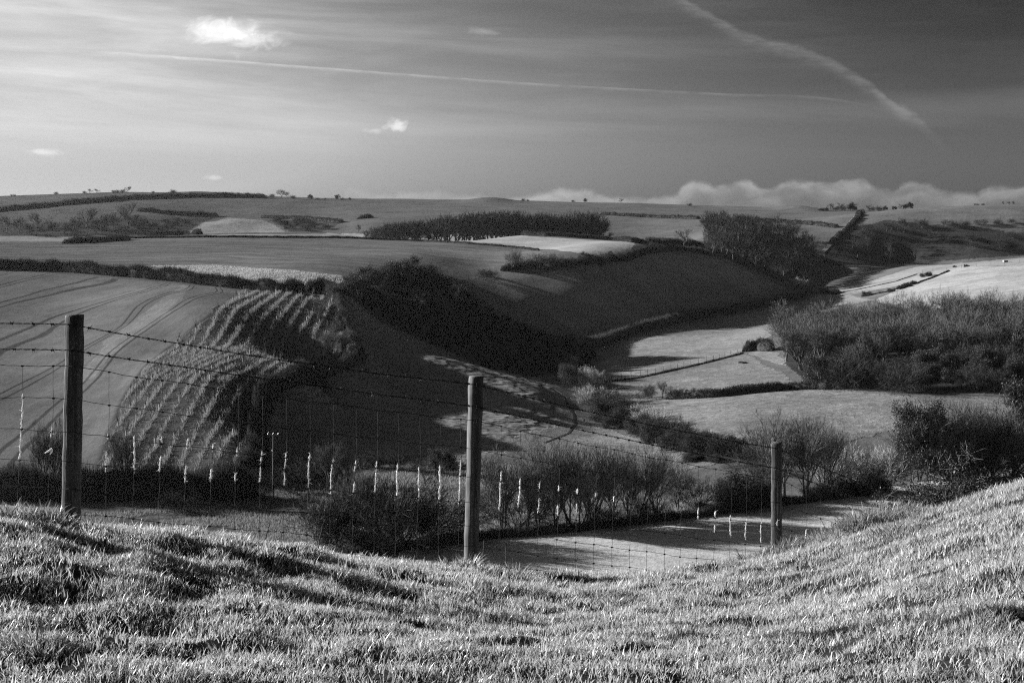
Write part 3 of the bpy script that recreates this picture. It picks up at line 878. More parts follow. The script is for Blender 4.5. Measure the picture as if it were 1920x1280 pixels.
for px, base, hpx, k_ in SKY:
    q = P(px, base + 1.2, 1050, 1500)
    side_ = 'left' if px < 640 else ('middle' if px < 1300 else 'right')
    size_ = 'tall' if hpx >= 12 else ('middle-sized' if hpx >= 7 else 'tiny')
    kin = [p for p in SKY if ('left' if p[0] < 640 else ('middle' if p[0] < 1300 else 'right')) == side_ and ('tall' if p[2] >= 12 else ('middle-sized' if p[2] >= 7 else 'tiny')) == size_]
    ordn = ('first', 'second', 'third', 'fourth', 'fifth', 'sixth', 'seventh', 'eighth', 'ninth', 'tenth', 'eleventh', 'twelfth', 'thirteenth')[sorted(p[0] for p in kin).index(px)]
    plant(k_, kindn(k_), q, (hpx + 1.2) * q[1] / F, '%s of the %s trees from the left along the %s skyline' % (ordn, size_, side_), 'tree', None, 'skyline_tree', 1.25 if k_ != 'wood' else 1.4)

# ------------------------------------------------------------------ hedges
def hedge(name, line, w, h, label, mat=None, dens_=26, leaf=0.35, dmin=100, dmax=2400, seed=1, cat='hedge', ragged=0.35, world=None):
    rs = np.random.RandomState(seed)
    L = wline(line, 15, dmin, dmax) if world is None else np.asarray(world)
    seg_ = np.concatenate([[0], np.cumsum(np.linalg.norm(np.diff(L[:, :2], axis=0), axis=1))])
    tot = seg_[-1]
    ns_ = max(3, int(tot / max(0.7, w * 0.4)))
    s_ = np.linspace(0, tot, ns_)
    x, y = np.interp(s_, seg_, L[:, 0]), np.interp(s_, seg_, L[:, 1])
    tx, ty = np.gradient(x), np.gradient(y)
    tl = np.hypot(tx, ty) + 1e-9
    nx, ny = -ty / tl, tx / tl
    hv = h * (1 + ragged * (pnoise(s_ / 5.0, s_ * 0 + seed * 1.7, 31) + 0.6 * pnoise(s_ / 1.7, s_ * 0 + seed, 32)))
    wv = w * (1 + 0.5 * ragged * pnoise(s_ / 4.0, s_ * 0 + seed * 2.3, 33))
    hv[[0, -1]] *= 0.12
    wv[[0, -1]] *= 0.3
    K = 9
    ang = np.linspace(-0.15, math.pi + 0.15, K)
    V = []
    for a in ang:
        jx = 1 + 0.16 * rs.randn(ns_)
        off = np.cos(a) * wv * 0.40 * jx
        zz = np.sin(a) * hv * 0.80 * jx
        px_, py_ = x + nx * off, y + ny * off
        V.append(np.stack([px_, py_, zat(x, y) * 0.5 + zat(px_, py_) * 0.5 + zz - 0.1], 1))
    V = np.stack(V, 1).reshape(-1, 3)
    i_, j_ = np.meshgrid(np.arange(ns_ - 1), np.arange(K - 1), indexing='ij')
    b = (i_ * K + j_).ravel()
    F1 = np.stack([b, b + 1, b + K + 1, b + K], 1)
    n = int(tot * (w + 2 * h) * dens_)
    n = min(n, 60000)
    u = rs.rand(n) * tot
    a = rs.rand(n) * math.pi
    rr = 0.80 + 0.32 * rs.rand(n) ** 1.5
    wx, hh = np.interp(u, s_, wv), np.interp(u, s_, hv)
    off = np.cos(a) * wx * 0.5 * rr
    cx = np.interp(u, s_, x) + np.interp(u, s_, nx) * off
    cy = np.interp(u, s_, y) + np.interp(u, s_, ny) * off
    cz = zat(cx, cy) + np.sin(a) * hh * rr * 0.93
    c = np.stack([cx, cy, cz], 1)
    v2, f2 = leaf_cards(c, 1, 0.03, leaf, rs)
    # upright shoots on the top
    m = max(4, n // 5)
    u = rs.rand(m) * tot
    off = (rs.rand(m) - 0.5) * np.interp(u, s_, wv) * 0.8
    bx = np.interp(u, s_, x) + np.interp(u, s_, nx) * off
    by = np.interp(u, s_, y) + np.interp(u, s_, ny) * off
    bz = zat(bx, by) + np.interp(u, s_, hv) * 0.75
    p0 = np.stack([bx, by, bz], 1)
    p1 = p0 + np.stack([rs.randn(m) * 0.1, rs.randn(m) * 0.1, 0.25 + 0.4 * rs.rand(m) ** 2], 1) * h * 0.8
    v3, f3 = ribbons(p0, p1, np.full(m, leaf * 0.22), rs)
    me = mesh_from(name, np.concatenate([V, v2, v3]), [F1, f2 + len(V), f3 + len(V) + len(v2)], mat or M_HEDGE)
    o = link(name, me)
    return tag(o, label, cat)

hedge('hedge', [(-150, 503), (0, 505), (100, 507), (200, 515), (300, 524), (420, 538), (520, 547), (572, 550)], 3.0, 3.0, 'long dark field hedge across the left side above the tramline field', seed=2)
hedge('hedge', [(576, 549), (590, 543), (606, 538), (618, 545), (628, 560)], 3.5, 2.6, 'rounded dark hedge corner at the top of the young plantation', seed=3)
hedge('hedge', [(628, 556), (640, 580), (650, 610), (662, 640), (676, 664), (660, 684), (610, 700)], 2.6, 1.7, 'scrubby hedge down the right edge of the young plantation', M_HEDGEL, seed=4)  # paler leaf colour stands in for sunlight on its upper left
hedge('hedge', [(610, 702), (560, 712), (510, 728), (492, 760), (484, 800), (480, 850), (470, 878)], 3.6, 2.6, 'dark overgrown hedge curving round the lower plantation corner', seed=5)
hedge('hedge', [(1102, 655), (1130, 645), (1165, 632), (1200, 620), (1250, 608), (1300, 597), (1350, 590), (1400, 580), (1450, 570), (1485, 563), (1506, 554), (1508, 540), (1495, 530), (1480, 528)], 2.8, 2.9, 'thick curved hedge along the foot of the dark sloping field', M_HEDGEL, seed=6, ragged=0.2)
hedge('hedge', [(1104, 662), (1085, 680), (1068, 700), (1062, 720)], 5, 3.4, 'dark hedge running down from the dark hillside wood', seed=7)
hedge('hedge', [(940, 508), (1000, 500), (1100, 494), (1170, 486), (1215, 472), (1260, 468), (1320, 473), (1330, 480)], 3.5, 2.0, 'dark hedge along the top rim of the shaded sloping field', seed=8, dmin=450)
hedge('hedge', [(235, 447), (400, 445), (640, 446), (760, 451), (860, 456), (950, 463), (1010, 470)], 1.2, 0.9, 'thin low hedge line dividing the two plateau fields', leaf=0.3, seed=9, dmin=350)
hedge('hedge', [(118, 457), (180, 454), (240, 449)], 5, 2.2, 'short thick hedge piece left of the plateau dividing line', seed=10, dmin=300)
hedge('hedge', [(280, 441), (330, 439), (372, 440)], 4, 2.2, 'short dark hedge piece below the far left trees', seed=20, dmin=450)
hedge('hedge', [(796, 446), (811, 447)], 4, 1.9, 'small isolated hedge block standing in the pale plateau field', seed=11, dmin=450)
hedge('hedge', [(902, 439), (970, 441), (1040, 443), (1110, 447), (1170, 453), (1215, 458)], 3.5, 2.0, 'dark hedge along the far edge of the pale plateau field', seed=12, dmin=450)
hedge('hedge', [(1215, 460), (1260, 459), (1320, 464)], 4, 3.0, 'bushy hedge joining the pale plateau field to the valley bend wood', seed=13, dmin=450)
hedge('hedge', [(-30, 399), (60, 391), (140, 382), (220, 375), (330, 370), (420, 369), (500, 371)], 9, 3.6, 'long dark hedge climbing to the left skyline', seed=14, dmin=1000, leaf=0.7, dens_=4)
hedge('hedge', [(256, 396), (300, 399), (350, 403), (410, 405)], 6, 2.6, 'ragged hedge along the top of the far left scrub', seed=15, dmin=900, leaf=0.7, dens_=4)
hedge('hedge', [(490, 409), (560, 411), (600, 414), (640, 418)], 6, 2.4, 'ragged far hedge right of the pale rounded knoll', seed=31, dmin=900, leaf=0.7, dens_=4)
hedge('hedge', [(1125, 403), (1180, 406), (1240, 409), (1310, 411)], 5, 2.4, 'far hedge right of the long far wood', seed=16, dmin=900, leaf=0.7, dens_=4)
hedge('hedge', [(1400, 413), (1460, 417), (1520, 421), (1572, 427)], 5, 2.4, 'far hedge above the valley bend wood', seed=17, dmin=900, leaf=0.7, dens_=4)
hedge('hedge', [(670, 411), (700, 408)], 6, 2.6, 'small far hedge block left of the long far wood', seed=18, dmin=900, leaf=0.7, dens_=4)
hedge('hedge', [(1618, 398), (1608, 410), (1590, 428), (1570, 446), (1556, 458)], 3.5, 2.0, 'dark hedge climbing to the skyline above the dark combe', seed=19, dmin=880, leaf=0.6, dens_=9, ragged=0.7)
hedge('hedge', [(1392, 660), (1420, 656), (1450, 658)], 3, 2.8, 'short dark hedge at the corner of the right wood', seed=21)
hedge('hedge', [(1250, 748), (1340, 744), (1420, 735), (1480, 729), (1560, 730)], 2.6, 1.8, 'low dark strip standing for shadow between the small tree clump and right wood', seed=22)  # hedge shape added in place of the wood's shadow wedge along the bank
hedge('hedge', [(-120, 934), (0, 934), (120, 934), (250, 932), (360, 930), (480, 925)], 6, 4.0, 'broad dark hedge along the bottom of the left hillside', seed=23, dmin=120, dens_=30, leaf=0.28, ragged=0.45)
hedge('hedge', [(620, 1046), (740, 1030), (830, 1018), (910, 1008), (1000, 1002), (1100, 992), (1200, 980), (1330, 964), (1450, 948), (1560, 934), (1660, 920)], 1.8, 1.1, 'low dark hedge bank along the pale valley field', seed=24, dmin=120, dens_=40, leaf=0.22, ragged=0.5)
hedge('hedge', [(1535, 549), (1560, 549), (1566, 552)], 6, 2.4, 'dark bush block at the bend of the bright right field', seed=25)
hedge('hedge', [(1620, 556), (1660, 548), (1700, 538), (1740, 524), (1780, 508)], 1.0, 0.6, 'thin low hedge line between the bright right fields', seed=26, leaf=0.25)
hedge('hedge', [(1540, 553), (1600, 545), (1680, 528), (1720, 514)], 0.8, 0.4, 'faint grassy boundary line above the bush dotted hedge', M_HEDGEL, seed=27, leaf=0.25)
for px, base, hpx, lab in ((1490, 540, 24, 'pale sunlit rounded bush at the hedge end by the dark field'), (1625, 554, 9, 'dark round bush leftmost on the bright field line'), (1650, 549, 8, 'pale little bush second on the bright field line'), (1672, 546, 7, 'low bush third on the bright field line'), (1688, 541, 7, 'low bush fourth on the bright field line'), (1700, 537, 9, 'round bush fifth on the bright field line'), (1713, 532, 7, 'small bush sixth on the bright field line'), (1738, 517, 9, 'upright bush nearest the top of the bright field line'), (1790, 500, 3, 'tiny bush on the crest of the bright field'), (1812, 499, 4, 'tiny dark bush beside the posts on the bright crest')):
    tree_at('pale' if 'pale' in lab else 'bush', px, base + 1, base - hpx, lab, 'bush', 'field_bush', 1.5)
tree_at('wood', 1507, 541, 519, 'pale bushy tree at the bend beside the curved hedge end', 'bush', 'field_bush', 1.3)

# trees and bushes along the rim of the dark field
for k_, px, base, top, lab, wd in (('bare', 958, 508, 458, 'leafless tree with an airy round crown on the rim of the dark field', 1.1), ('scrub', 905, 524, 500, 'dark bush left of the airy rim tree', 1.5), ('scrub', 928, 520, 505, 'low bush just left of the airy rim tree', 1.6), ('scrub', 985, 506, 478, 'rounded bush right of the airy rim tree', 1.5), ('scrub', 1012, 505, 470, 'tallest leafless bush on the rim of the dark field', 1.4), ('scrub', 1040, 502, 472, 'wide leafless bush in the middle of the dark field rim', 1.5), ('scrub', 1066, 499, 478, 'lower leafless bush in the middle of the rim', 1.5), ('ever', 1098, 495, 471, 'dark rounded tree on the right of the rim', 1.3), ('bush', 1120, 492, 475, 'small dark bush between two rim trees', 1.4), ('ever', 1143, 489, 470, 'dark compact tree on the right of the rim', 1.3), ('bush', 1162, 487, 473, 'lowest dark bush on the right of the rim', 1.5), ('bush', 1222, 470, 452, 'bushy clump where the rim meets the plateau hedge', 1.6), ('wood', 1280, 466, 426, 'leafless tree left of the valley bend wood', 1.2), ('wood', 672, 436, 420, 'round leafless tree at the left end of the long far wood', 1.3)):
    tree_at(k_, px, base, top, lab, 'tree' if top < base - 22 else 'bush', 'rim_tree', wd, dmin=450)

# scrub along the plantation
for k_, px, base, top, lab, wd in (('bare', 640, 600, 568, 'grey scrub tree at the top right plantation edge', 1.3), ('bare', 622, 640, 590, 'leafless scrub tree along the right plantation edge', 1.2), ('bare', 622, 672, 606, 'taller leafless tree on the right plantation edge', 1.0), ('bare', 648, 668, 618, 'leafless tree leaning out from the right plantation corner', 1.2), ('ever', 668, 682, 642, 'dark bush at the right corner of the plantation', 1.3), ('bare', 594, 600, 560, 'small scrub bush high on the plantation edge', 1.3), ('bush', 470, 875, 840, 'dark round bush below the plantation near the utility pole', 1.4)):
    tree_at(k_, px, base, top, lab, 'bush', 'scrub_tree', wd, dmin=150)

# valley bottom: hedgerow of lumpy bushes going down to the right
for i, (px, base, top, k_, lab) in enumerate(((1102, 722, 688, 'pale', 'pale sunlit bush at the upper end of the valley hedgerow'), (1088, 735, 700, 'scrub', 'dark bush under the pale upper hedgerow bush'), (1118, 752, 706, 'scrub', 'dark tangled bush second down the valley hedgerow'), (1112, 760, 722, 'pale', 'grey bush in front of the tangled hedgerow bush'), (1135, 775, 735, 'scrub', 'dark bush in the middle of the upper hedgerow'), (1150, 790, 750, 'bush', 'leafy dark bush midway down the hedgerow'), (1172, 800, 765, 'bush', 'dark leafy bush before the bright blossomed ones'), (1200, 790, 757, 'pale', 'bright whitish bush in the valley hedgerow'), (1226, 802, 762, 'pale', 'second bright whitish bush in the valley hedgerow'), (1205, 815, 780, 'bush', 'dark bush below the bright whitish pair'), (1240, 825, 788, 'bush', 'rounded dark bush below and right of the bright pair'), (1268, 828, 785, 'scrub', 'leafless bush after the bright hedgerow pair'), (1275, 838, 800, 'bush', 'dark low bush in the lower hedgerow'), (1300, 842, 802, 'scrub', 'leafless dark bush in the lower hedgerow'), (1318, 846, 812, 'bush', 'dark bush where the hedgerow widens'), (1345, 850, 812, 'scrub', 'tall leafless bush in the lower hedgerow'), (1368, 852, 818, 'bush', 'dark bush near the hedgerow end'), (1395, 853, 824, 'bush', 'last dark bush of the valley hedgerow'), (1300, 862, 846, 'bush', 'low flat bush on the lit grass below the hedgerow'), (1340, 863, 850, 'bush', 'low flat bush at the right of the lit grass'))):
    tree_at(k_, px, base, base - (base - top) * (1.25 if base - top > 20 else 1), lab, 'bush', 'hedgerow_bush', 1.35 if base - top > 20 else 2.6, dmin=180)
# small clump in the right hand field
for k_, px, base, top, lab, wd in (('scrub', 1222, 747, 716, 'left bare bush of the small clump in the grass field', 1.1), ('bare', 1242, 746, 711, 'middle and tallest bare tree of the small field clump', 1.1), ('scrub', 1262, 747, 719, 'right bare bush of the small field clump', 0.9), ('bare', 1298, 743, 723, 'tiny lone bare tree right of the small field clump', 1.3), ('bush', 1288, 733, 729, 'tiny dark bush left of the lone bare tree', 1.2), ('bush', 1397, 681, 677, 'small dark bush on the upper grass field', 2.2), ('bush', 1388, 680, 677, 'smallest dark bush on the upper grass field', 2.0)):
    tree_at(k_, px, base, top, lab, 'tree' if k_ == 'bare' else 'bush', 'clump_tree', wd, dmin=200)

# trees standing along the pale valley field
for k_, px, base, top, lab, wd in (('stem', 945, 990, 816, 'slender many-stemmed bare tree just right of the middle post', 1.15), ('stem', 985, 990, 828, 'bare tree with a thick ivy dark stem right of the middle post', 1.15), ('stem', 1036, 985, 823, 'bare tree third from the middle post', 1.15), ('stem', 1072, 985, 808, 'tall bare tree fourth from the middle post', 1.15), ('stem', 1112, 982, 813, 'bare tree fifth from the middle post', 1.15), ('stem', 1152, 978, 820, 'bare tree sixth from the middle post', 1.15), ('stem', 1200, 972, 813, 'bare tree seventh from the middle post', 1.15), ('bare', 1268, 958, 848, 'spreading bare tree with a short trunk at the row end', 1.0), ('scrub', 1305, 955, 880, 'bushy bare tree next to the spreading tree at the row end', 1.1), ('bush', 1315, 956, 938, 'small dark bush at the foot of the last row tree', 1.3),
        ('stem', 1012, 992, 852, 'smaller bare tree between the ivy stemmed and third trees', 1.15), ('scrub', 965, 992, 905, 'low bare bush under the ivy stemmed tree', 1.2), ('stem', 1092, 990, 858, 'smaller bare tree behind the fourth and fifth trees', 1.15), ('stem', 1178, 980, 852, 'smaller bare tree between the sixth and seventh trees', 1.15), ('stem', 1235, 970, 840, 'bare tree between the seventh and spreading trees', 1.15), ('scrub', 1130, 985, 925, 'low bare bush among the row trunks', 1.3), ('scrub', 1222, 972, 915, 'low bare bush left of the spreading tree', 1.3),
        ('bush', 1385, 948, 878, 'large rounded dark bush between the tree row and the right post', 1.25), ('bush', 1420, 944, 885, 'dark bush just left of the right post', 1.1),
        ('stem', 1462, 935, 753, 'tall bare tree directly behind the right post', 1.15), ('stem', 1510, 932, 760, 'tall bare tree just right of the right post', 1.15), ('stem', 1548, 928, 773, 'ivy clad bare tree right of the right post', 1.15), ('scrub', 1420, 880, 820, 'low bare bush behind the right post', 1.2), ('scrub', 1440, 935, 850, 'bare bush hugging the foot of the tall tree', 1.0),
        ('pale', 1585, 925, 810, 'pale grey bushy tree between the tall tree and the big crown', 0.9), ('scrub', 1610, 922, 830, 'dark bushy tree left of the big rounded crown', 1.0), ('pale', 1645, 915, 815, 'grey twiggy tree left of the big rounded crown', 0.9), ('scrub', 1672, 910, 830, 'dark twiggy tree against the big rounded crown', 1.0), ('bush', 1540, 930, 895, 'dark bush at the foot of the ivy clad tree', 1.3), ('bush', 1590, 928, 890, 'dark bush left of the hawthorn behind the field edge', 1.3), ('bush', 1640, 920, 885, 'low dark bush hidden behind the hawthorn', 1.3),
        ('ever', 1722, 900, 742, 'dark evergreen at the left shoulder of the big crown', 0.75), ('bare', 1772, 898, 745, 'dense bare tree in the left of the big rounded crown', 1.3), ('bare', 1818, 896, 738, 'dense bare tree in the middle of the big rounded crown', 1.3), ('bare', 1862, 894, 742, 'dense bare tree in the right of the big rounded crown', 1.3), ('bare', 1740, 899, 762, 'bare tree filling the left flank of the big rounded crown', 1.2), ('bare', 1895, 893, 765, 'bare tree filling the right flank of the big rounded crown', 1.2), ('scrub', 1790, 898, 790, 'scrubby bare tree under the big rounded crown', 1.2), ('scrub', 1850, 897, 790, 'scrubby bare tree under the right of the big crown', 1.2), ('ever', 1705, 900, 800, 'dark bush at the foot of the left evergreen', 0.9), ('scrub', 1900, 890, 790, 'bare bush at the picture edge beside the big crown', 1.0), ('ever', 1925, 850, 702, 'dark evergreen at the right picture edge', 0.8), ('ever', 1745, 898, 830, 'dark evergreen bush beneath the big crown', 1.0), ('ever', 1830, 897, 825, 'dark undergrowth bush beneath the big crown', 1.2), ('ever', 1885, 893, 830, 'dark undergrowth bush at the right foot of the big crown', 1.1),
        ('scrub', 1785, 899, 742, 'tall dense bare tree at the crest of the big rounded crown', 0.85), ('scrub', 1845, 896, 746, 'tall dense bare tree right of the crest of the big rounded crown', 0.85),
        # the thicket before the middle post
        ('scrub', 585, 1012, 915, 'dark low bush at the left of the near thicket', 1.2), ('scrub', 630, 1020, 880, 'dark twiggy bush in the near thicket', 1.0), ('stem', 668, 1022, 850, 'bare tree at the back of the near thicket', 0.9), ('stem', 705, 1022, 852, 'bare tree rising from the middle of the near thicket', 0.9), ('scrub', 742, 1020, 870, 'dark twiggy bush right of the thicket trees', 1.0), ('scrub', 790, 1012, 900, 'dark bush at the right of the near thicket', 1.2), ('ever', 640, 1025, 950, 'dark leafy undergrowth at the left foot of the near thicket', 1.3), ('ever', 760, 1022, 940, 'dark leafy undergrowth at the right foot of the near thicket', 1.4), ('ever', 700, 1030, 965, 'dark leafy undergrowth in the middle of the near thicket', 1.3),
        # behind the left part
        ('stem', 72, 925, 770, 'bare slender tree left of the left post', 0.8), ('stem', 108, 925, 780, 'bare slender tree partly behind the left post', 0.8), ('stem', 235, 930, 775, 'slim bare tree right of the left post', 0.8), ('scrub', 300, 938, 880, 'dark bushy tree on the hedge below the plantation', 1.2), ('scrub', 345, 955, 905, 'small wide thorn tree in front of the left hedge', 1.3), ('bush', 400, 925, 872, 'rounded dark bush on the left valley hedge', 1.5), ('bush', 440, 922, 878, 'second rounded dark bush on the left valley hedge', 1.4), ('scrub', 545, 925, 850, 'bare bush right of the utility pole', 1.1), ('scrub', 590, 905, 835, 'shaded bare tree right of the utility pole', 1.1), ('stem', 620, 915, 820, 'shaded bare tree behind the near thicket', 1.0), ('scrub', 680, 880, 835, 'grey scrub bush at the foot of the shaded slope', 1.3), ('scrub', 740, 880, 840, 'grey scrub bush second along the foot of the slope', 1.2), ('scrub', 790, 885, 848, 'grey scrub bush third along the foot of the slope', 1.2), ('ever', 822, 890, 838, 'dark rounded tree on a short trunk left of the middle post', 1.1), ('bush', 850, 880, 862, 'pale low bush behind the middle post', 1.8), ('scrub', 490, 930, 890, 'bush at the foot of the utility pole', 1.2)):
    tree_at(k_, px, base, top, lab, 'tree' if (base - top) > 80 else 'bush', 'valley_tree' if (base - top) > 80 else 'valley_bush', wd, dmin=130)


# ------------------------------------------------------------------ plantation: rows of saplings in guards, long grass strips
M_GUARD = foliage_mat('sapling_guard', 0.62, 0.2, 0, 0.5, 0)
M_DRYG = foliage_mat('long_grass', 0.27, 0.4, 0, 0.5, 0.3)
rs = np.random.RandomState(5)
PL_ = wline([(450, 552), (556, 556), (632, 566), (648, 640), (600, 682), (500, 715), (470, 800), (468, 880)] + [(p + 12, r) for p, r in BORDER[::-1][:-1]] + [(450, 552)], 20, 150)
cen = PL_[:, :2].mean(0)
# three blocks, each planted in its own direction
BLK = [([(455, 546), (560, 549), (645, 562), (655, 640), (600, 652), (330, 668), (330, 642), (400, 590)], (380, 655), (470, 560), 2.9),
       ([(330, 642), (345, 656), (600, 648), (662, 640), (678, 664), (560, 700), (420, 718), (262, 712), (270, 690)], (330, 705), (560, 645), 2.6),
       ([(262, 706), (420, 712), (530, 704), (500, 730), (482, 800), (480, 885), (187, 885), (207, 820), (232, 750)], (330, 870), (420, 720), 3.0)]
trunk_v, trunk_f = tubes(np.array([[0, 0, 0.0]]), np.array([[0, 0, 1.25]]), np.array([0.06]), np.array([0.06]), 6)
guard_me = mesh_from('guard', trunk_v, trunk_f, M_GUARD)
lv_, rs2 = grow(201, 2.6, stems=1, spread=0.5, kids=(6, 4), bare=0.4, up=0.5)
tv, tf_ = tubes(lv_[0][0], lv_[0][1], np.array([0.035]), np.array([0.02]), 5)
stem_me = mesh_from('stem', tv, tf_, M_BARK)
vv, ff, o_ = [], [], 0
for a, b, r0, r1 in lv_[1:]:
    v, f = ribbons(a, b, np.full(len(a), 0.05), rs2)
    vv.append(v); ff.append(f + o_); o_ += len(v)
twig_me = mesh_from('branches', np.concatenate(vv), ff, M_TWIG)
spots, gx, gy = [], [], []
for poly, a_, b_, gap in BLK:
    w_ = wline(poly + [poly[0]], 20, 150)
    a_, b_ = P(*a_, 150), P(*b_, 150)
    e = unit((b_ - a_)[:2]); nn = np.array([-e[1], e[0]])
    c0 = w_[:, :2].mean(0)
    for iv in range(-40, 41):
        # the row itself: long grass left uncut
        u = np.arange(-90, 90, 0.035)
        u = u + rs.randn(len(u)) * 0.1
        bend = 0.4 * np.sin(u * 0.06 + 0.4) + 0.25 * pnoise(u * 0.35, u * 0 + iv * 3.1, 61)
        v = iv * gap + bend + rs.randn(len(u)) * 0.24
        x = c0[0] + u * e[0] + v * nn[0]; y = c0[1] + u * e[1] + v * nn[1]
        m_ = inside(w_, x, y) & (pnoise(x / 9.0 + 3, y / 9.0, 79) > -0.42) & (rs.rand(len(x)) < 0.10 + 1.3 * np.clip(pnoise(x / 1.1, y / 1.6, 77) * 0.9 + 0.8 * pnoise(x / 6.0, y / 7.0, 78) + 0.42, 0, 0.85))
        gx.append(x[m_]); gy.append(y[m_])
        u = np.arange(-90, 90, 2.4) + rs.rand() * 2
        v = iv * gap + 0.4 * np.sin(u * 0.06 + 0.4)
        x = c0[0] + u * e[0] + v * nn[0]; y = c0[1] + u * e[1] + v * nn[1]
        m_ = inside(w_, x, y)
        spots += list(zip(x[m_], y[m_]))
sp = np.array(spots)
order = rs.permutation(len(sp))
for n_, i in enumerate(order):
    if n_ >= 280:
        break
    x, y = sp[i, 0], sp[i, 1]
    z = float(zat(x, y))
    f = rs.uniform(0.7, 1.15)
    r = empty('sapling', (x, y, z - 0.05), 'thin young tree in a pale guard tube in the planted rows', 'sapling', 'young trees in the plantation rows', rs.uniform(0, 6.28), f)
    link('guard', guard_me, r); link('stem', stem_me, r); link('branches', twig_me, r)
gx = np.concatenate(gx); gy = np.concatenate(gy)
gz = zat(gx, gy)
n = len(gx)
p0 = np.stack([gx, gy, gz - 0.05], 1)
p1 = p0 + np.stack([rs.randn(n) * 0.25, rs.randn(n) * 0.25, 0.25 + 0.65 * rs.rand(n)], 1)
v, f = ribbons(p0, p1, np.full(n, 0.09), rs)
tag(link('long_grass', mesh_from('long_grass', v, f, M_DRYG)), kind='stuff')
# rough tussocks on the plantation floor, bottom field and hedge feet
def tussocks(poly, n, h, dmin, mat, seed, w=0.14, clump=6.0, thr=-0.1, name='rough_grass'):
    rs = np.random.RandomState(seed)
    wl = wline(poly + [poly[0]], 30, dmin)
    x = rs.uniform(wl[:, 0].min(), wl[:, 0].max(), n * 3)
    y = rs.uniform(wl[:, 1].min(), wl[:, 1].max(), n * 3)
    m = inside(wl, x, y) & (pnoise(x / clump, y / clump, seed) > thr)
    x, y = x[m][:n], y[m][:n]
    p0 = np.stack([x, y, zat(x, y) - 0.04], 1)
    p1 = p0 + np.stack([rs.randn(len(x)) * h * 0.4, rs.randn(len(x)) * h * 0.4, h * (0.4 + 0.9 * rs.rand(len(x)))], 1)
    v, f = ribbons(p0, p1, np.full(len(x), w), rs)
    tag(link(name, mesh_from(name, v, f, mat)), kind='stuff')
tussocks([(455, 548), (556, 552), (640, 562), (676, 660), (600, 690), (500, 720), (480, 800), (480, 883)] + BORDER[::-1][:-1], 9000, 0.35, 150, M_DRYG, 3, 0.08, 4.0, -0.1)
tussocks([(-300, 990), (300, 955), (560, 925), (850, 855), (1050, 885), (1320, 932), (1300, 960), (1000, 996), (700, 1028), (500, 1045), (-300, 1045)], 60000, 0.35, 120, M_DRYG, 4, 0.07, 9.0, -0.35)
M_STUB = foliage_mat('pale_stubble', 0.36, 0.3, 0, 0.5, 0.3)
tussocks([(280, 499), (400, 498), (560, 509), (640, 518), (645, 531), (590, 538), (500, 527), (400, 514)], 6000, 0.45, 200, M_STUB, 6, 0.2, 5.0, -0.6, 'stubble_grass')

# ------------------------------------------------------------------ worn track, field fence, utility pole, far trailer
def ribbon_on_ground(name, line, w, mat, dmin=150, lift=0.05):
    L = wline(line, 6, dmin)
    s_ = np.linspace(0, len(L) - 1, len(L) * 3)
    x = np.interp(s_, np.arange(len(L)), L[:, 0]); y = np.interp(s_, np.arange(len(L)), L[:, 1])
    tx, ty = np.gradient(x), np.gradient(y)
    tl = np.hypot(tx, ty) + 1e-9
    V = []
    for o in (-0.5, 0, 0.5):
        xx, yy_ = x - ty / tl * w * o, y + tx / tl * w * o
        V.append(np.stack([xx, yy_, zat(xx, yy_) + lift], 1))
    V = np.stack(V, 1).reshape(-1, 3)
    i = np.arange(len(x) - 1)
    Fc = np.concatenate([np.stack([i * 3 + j, i * 3 + j + 1, i * 3 + j + 4, i * 3 + j + 3], 1) for j in (0, 1)])
    return tag(link(name, mesh_from(name, V, Fc, mat)), kind='structure')
M_SOIL = foliage_mat('trodden_soil', 0.05, 0.4, 0, 0.5, 0)
ribbon_on_ground('footpath', [(1058, 742), (1066, 760), (1076, 778), (1079, 795), (1066, 812), (1046, 820), (1020, 830)], 0.45, M_SOIL)
ribbon_on_ground('path', [(1608, 402), (1590, 422), (1570, 444), (1548, 468), (1540, 474)], 2.6, foliage_mat('chalk_path', 0.24, 0.3, 0, 0.5, 0), 880, 0.3)

M_OLDWOOD = foliage_mat('weathered_wood', 0.12, 0.4, 0, 0.5, 0, 3.0)
def field_fence(line, step, h, label, dmin=150):
    L = wline(line, 8, dmin)
    s0 = np.concatenate([[0], np.cumsum(np.linalg.norm(np.diff(L[:, :2], axis=0), axis=1))])
    s_ = np.arange(0, s0[-1], step)
    x, y = np.interp(s_, s0, L[:, 0]), np.interp(s_, s0, L[:, 1])
    z = zat(x, y)
    r = empty('field_fence', (x[0], y[0], z[0]), label, 'fence')
    base = np.array([x[0], y[0], z[0]])
    Q = np.stack([x, y, z], 1) - base
    for q in Q:
        j = h * random.uniform(0.9, 1.15)
        v, f = tubes(np.array([q - [0, 0, 0.2]]), np.array([q + [random.uniform(-.05, .05), 0, j]]), np.array([0.09]), np.array([0.08]), 5)
        link('post', mesh_from('post', v, f, M_OLDWOOD), r)
    for k_ in (0.35, 0.7, 1.0):
        v, f = tubes(Q[:-1] + [0, 0, h * k_], Q[1:] + [0, 0, h * k_], np.full(len(Q) - 1, 0.012), np.full(len(Q) - 1, 0.012), 3)
        link('wire', mesh_from('wire', v, f, M_OLDWOOD), r)
    return r
field_fence([(1130, 716), (1200, 707), (1260, 694), (1330, 678), (1395, 661)], 3.2, 1.5, 'wire fence of small posts climbing the right grass field')
hedge('grass_bank', [(1120, 718), (1200, 708), (1260, 695), (1330, 679), (1395, 662)], 0.9, 0.5, 'thin dark grassy bank under the fence across the right field', seed=41, leaf=0.2, cat='bank')
field_fence([(1730, 512), (1800, 503), (1860, 497), (1920, 493), (1960, 490)], 7.0, 1.5, 'sparse post fence along the crest of the bright right field')

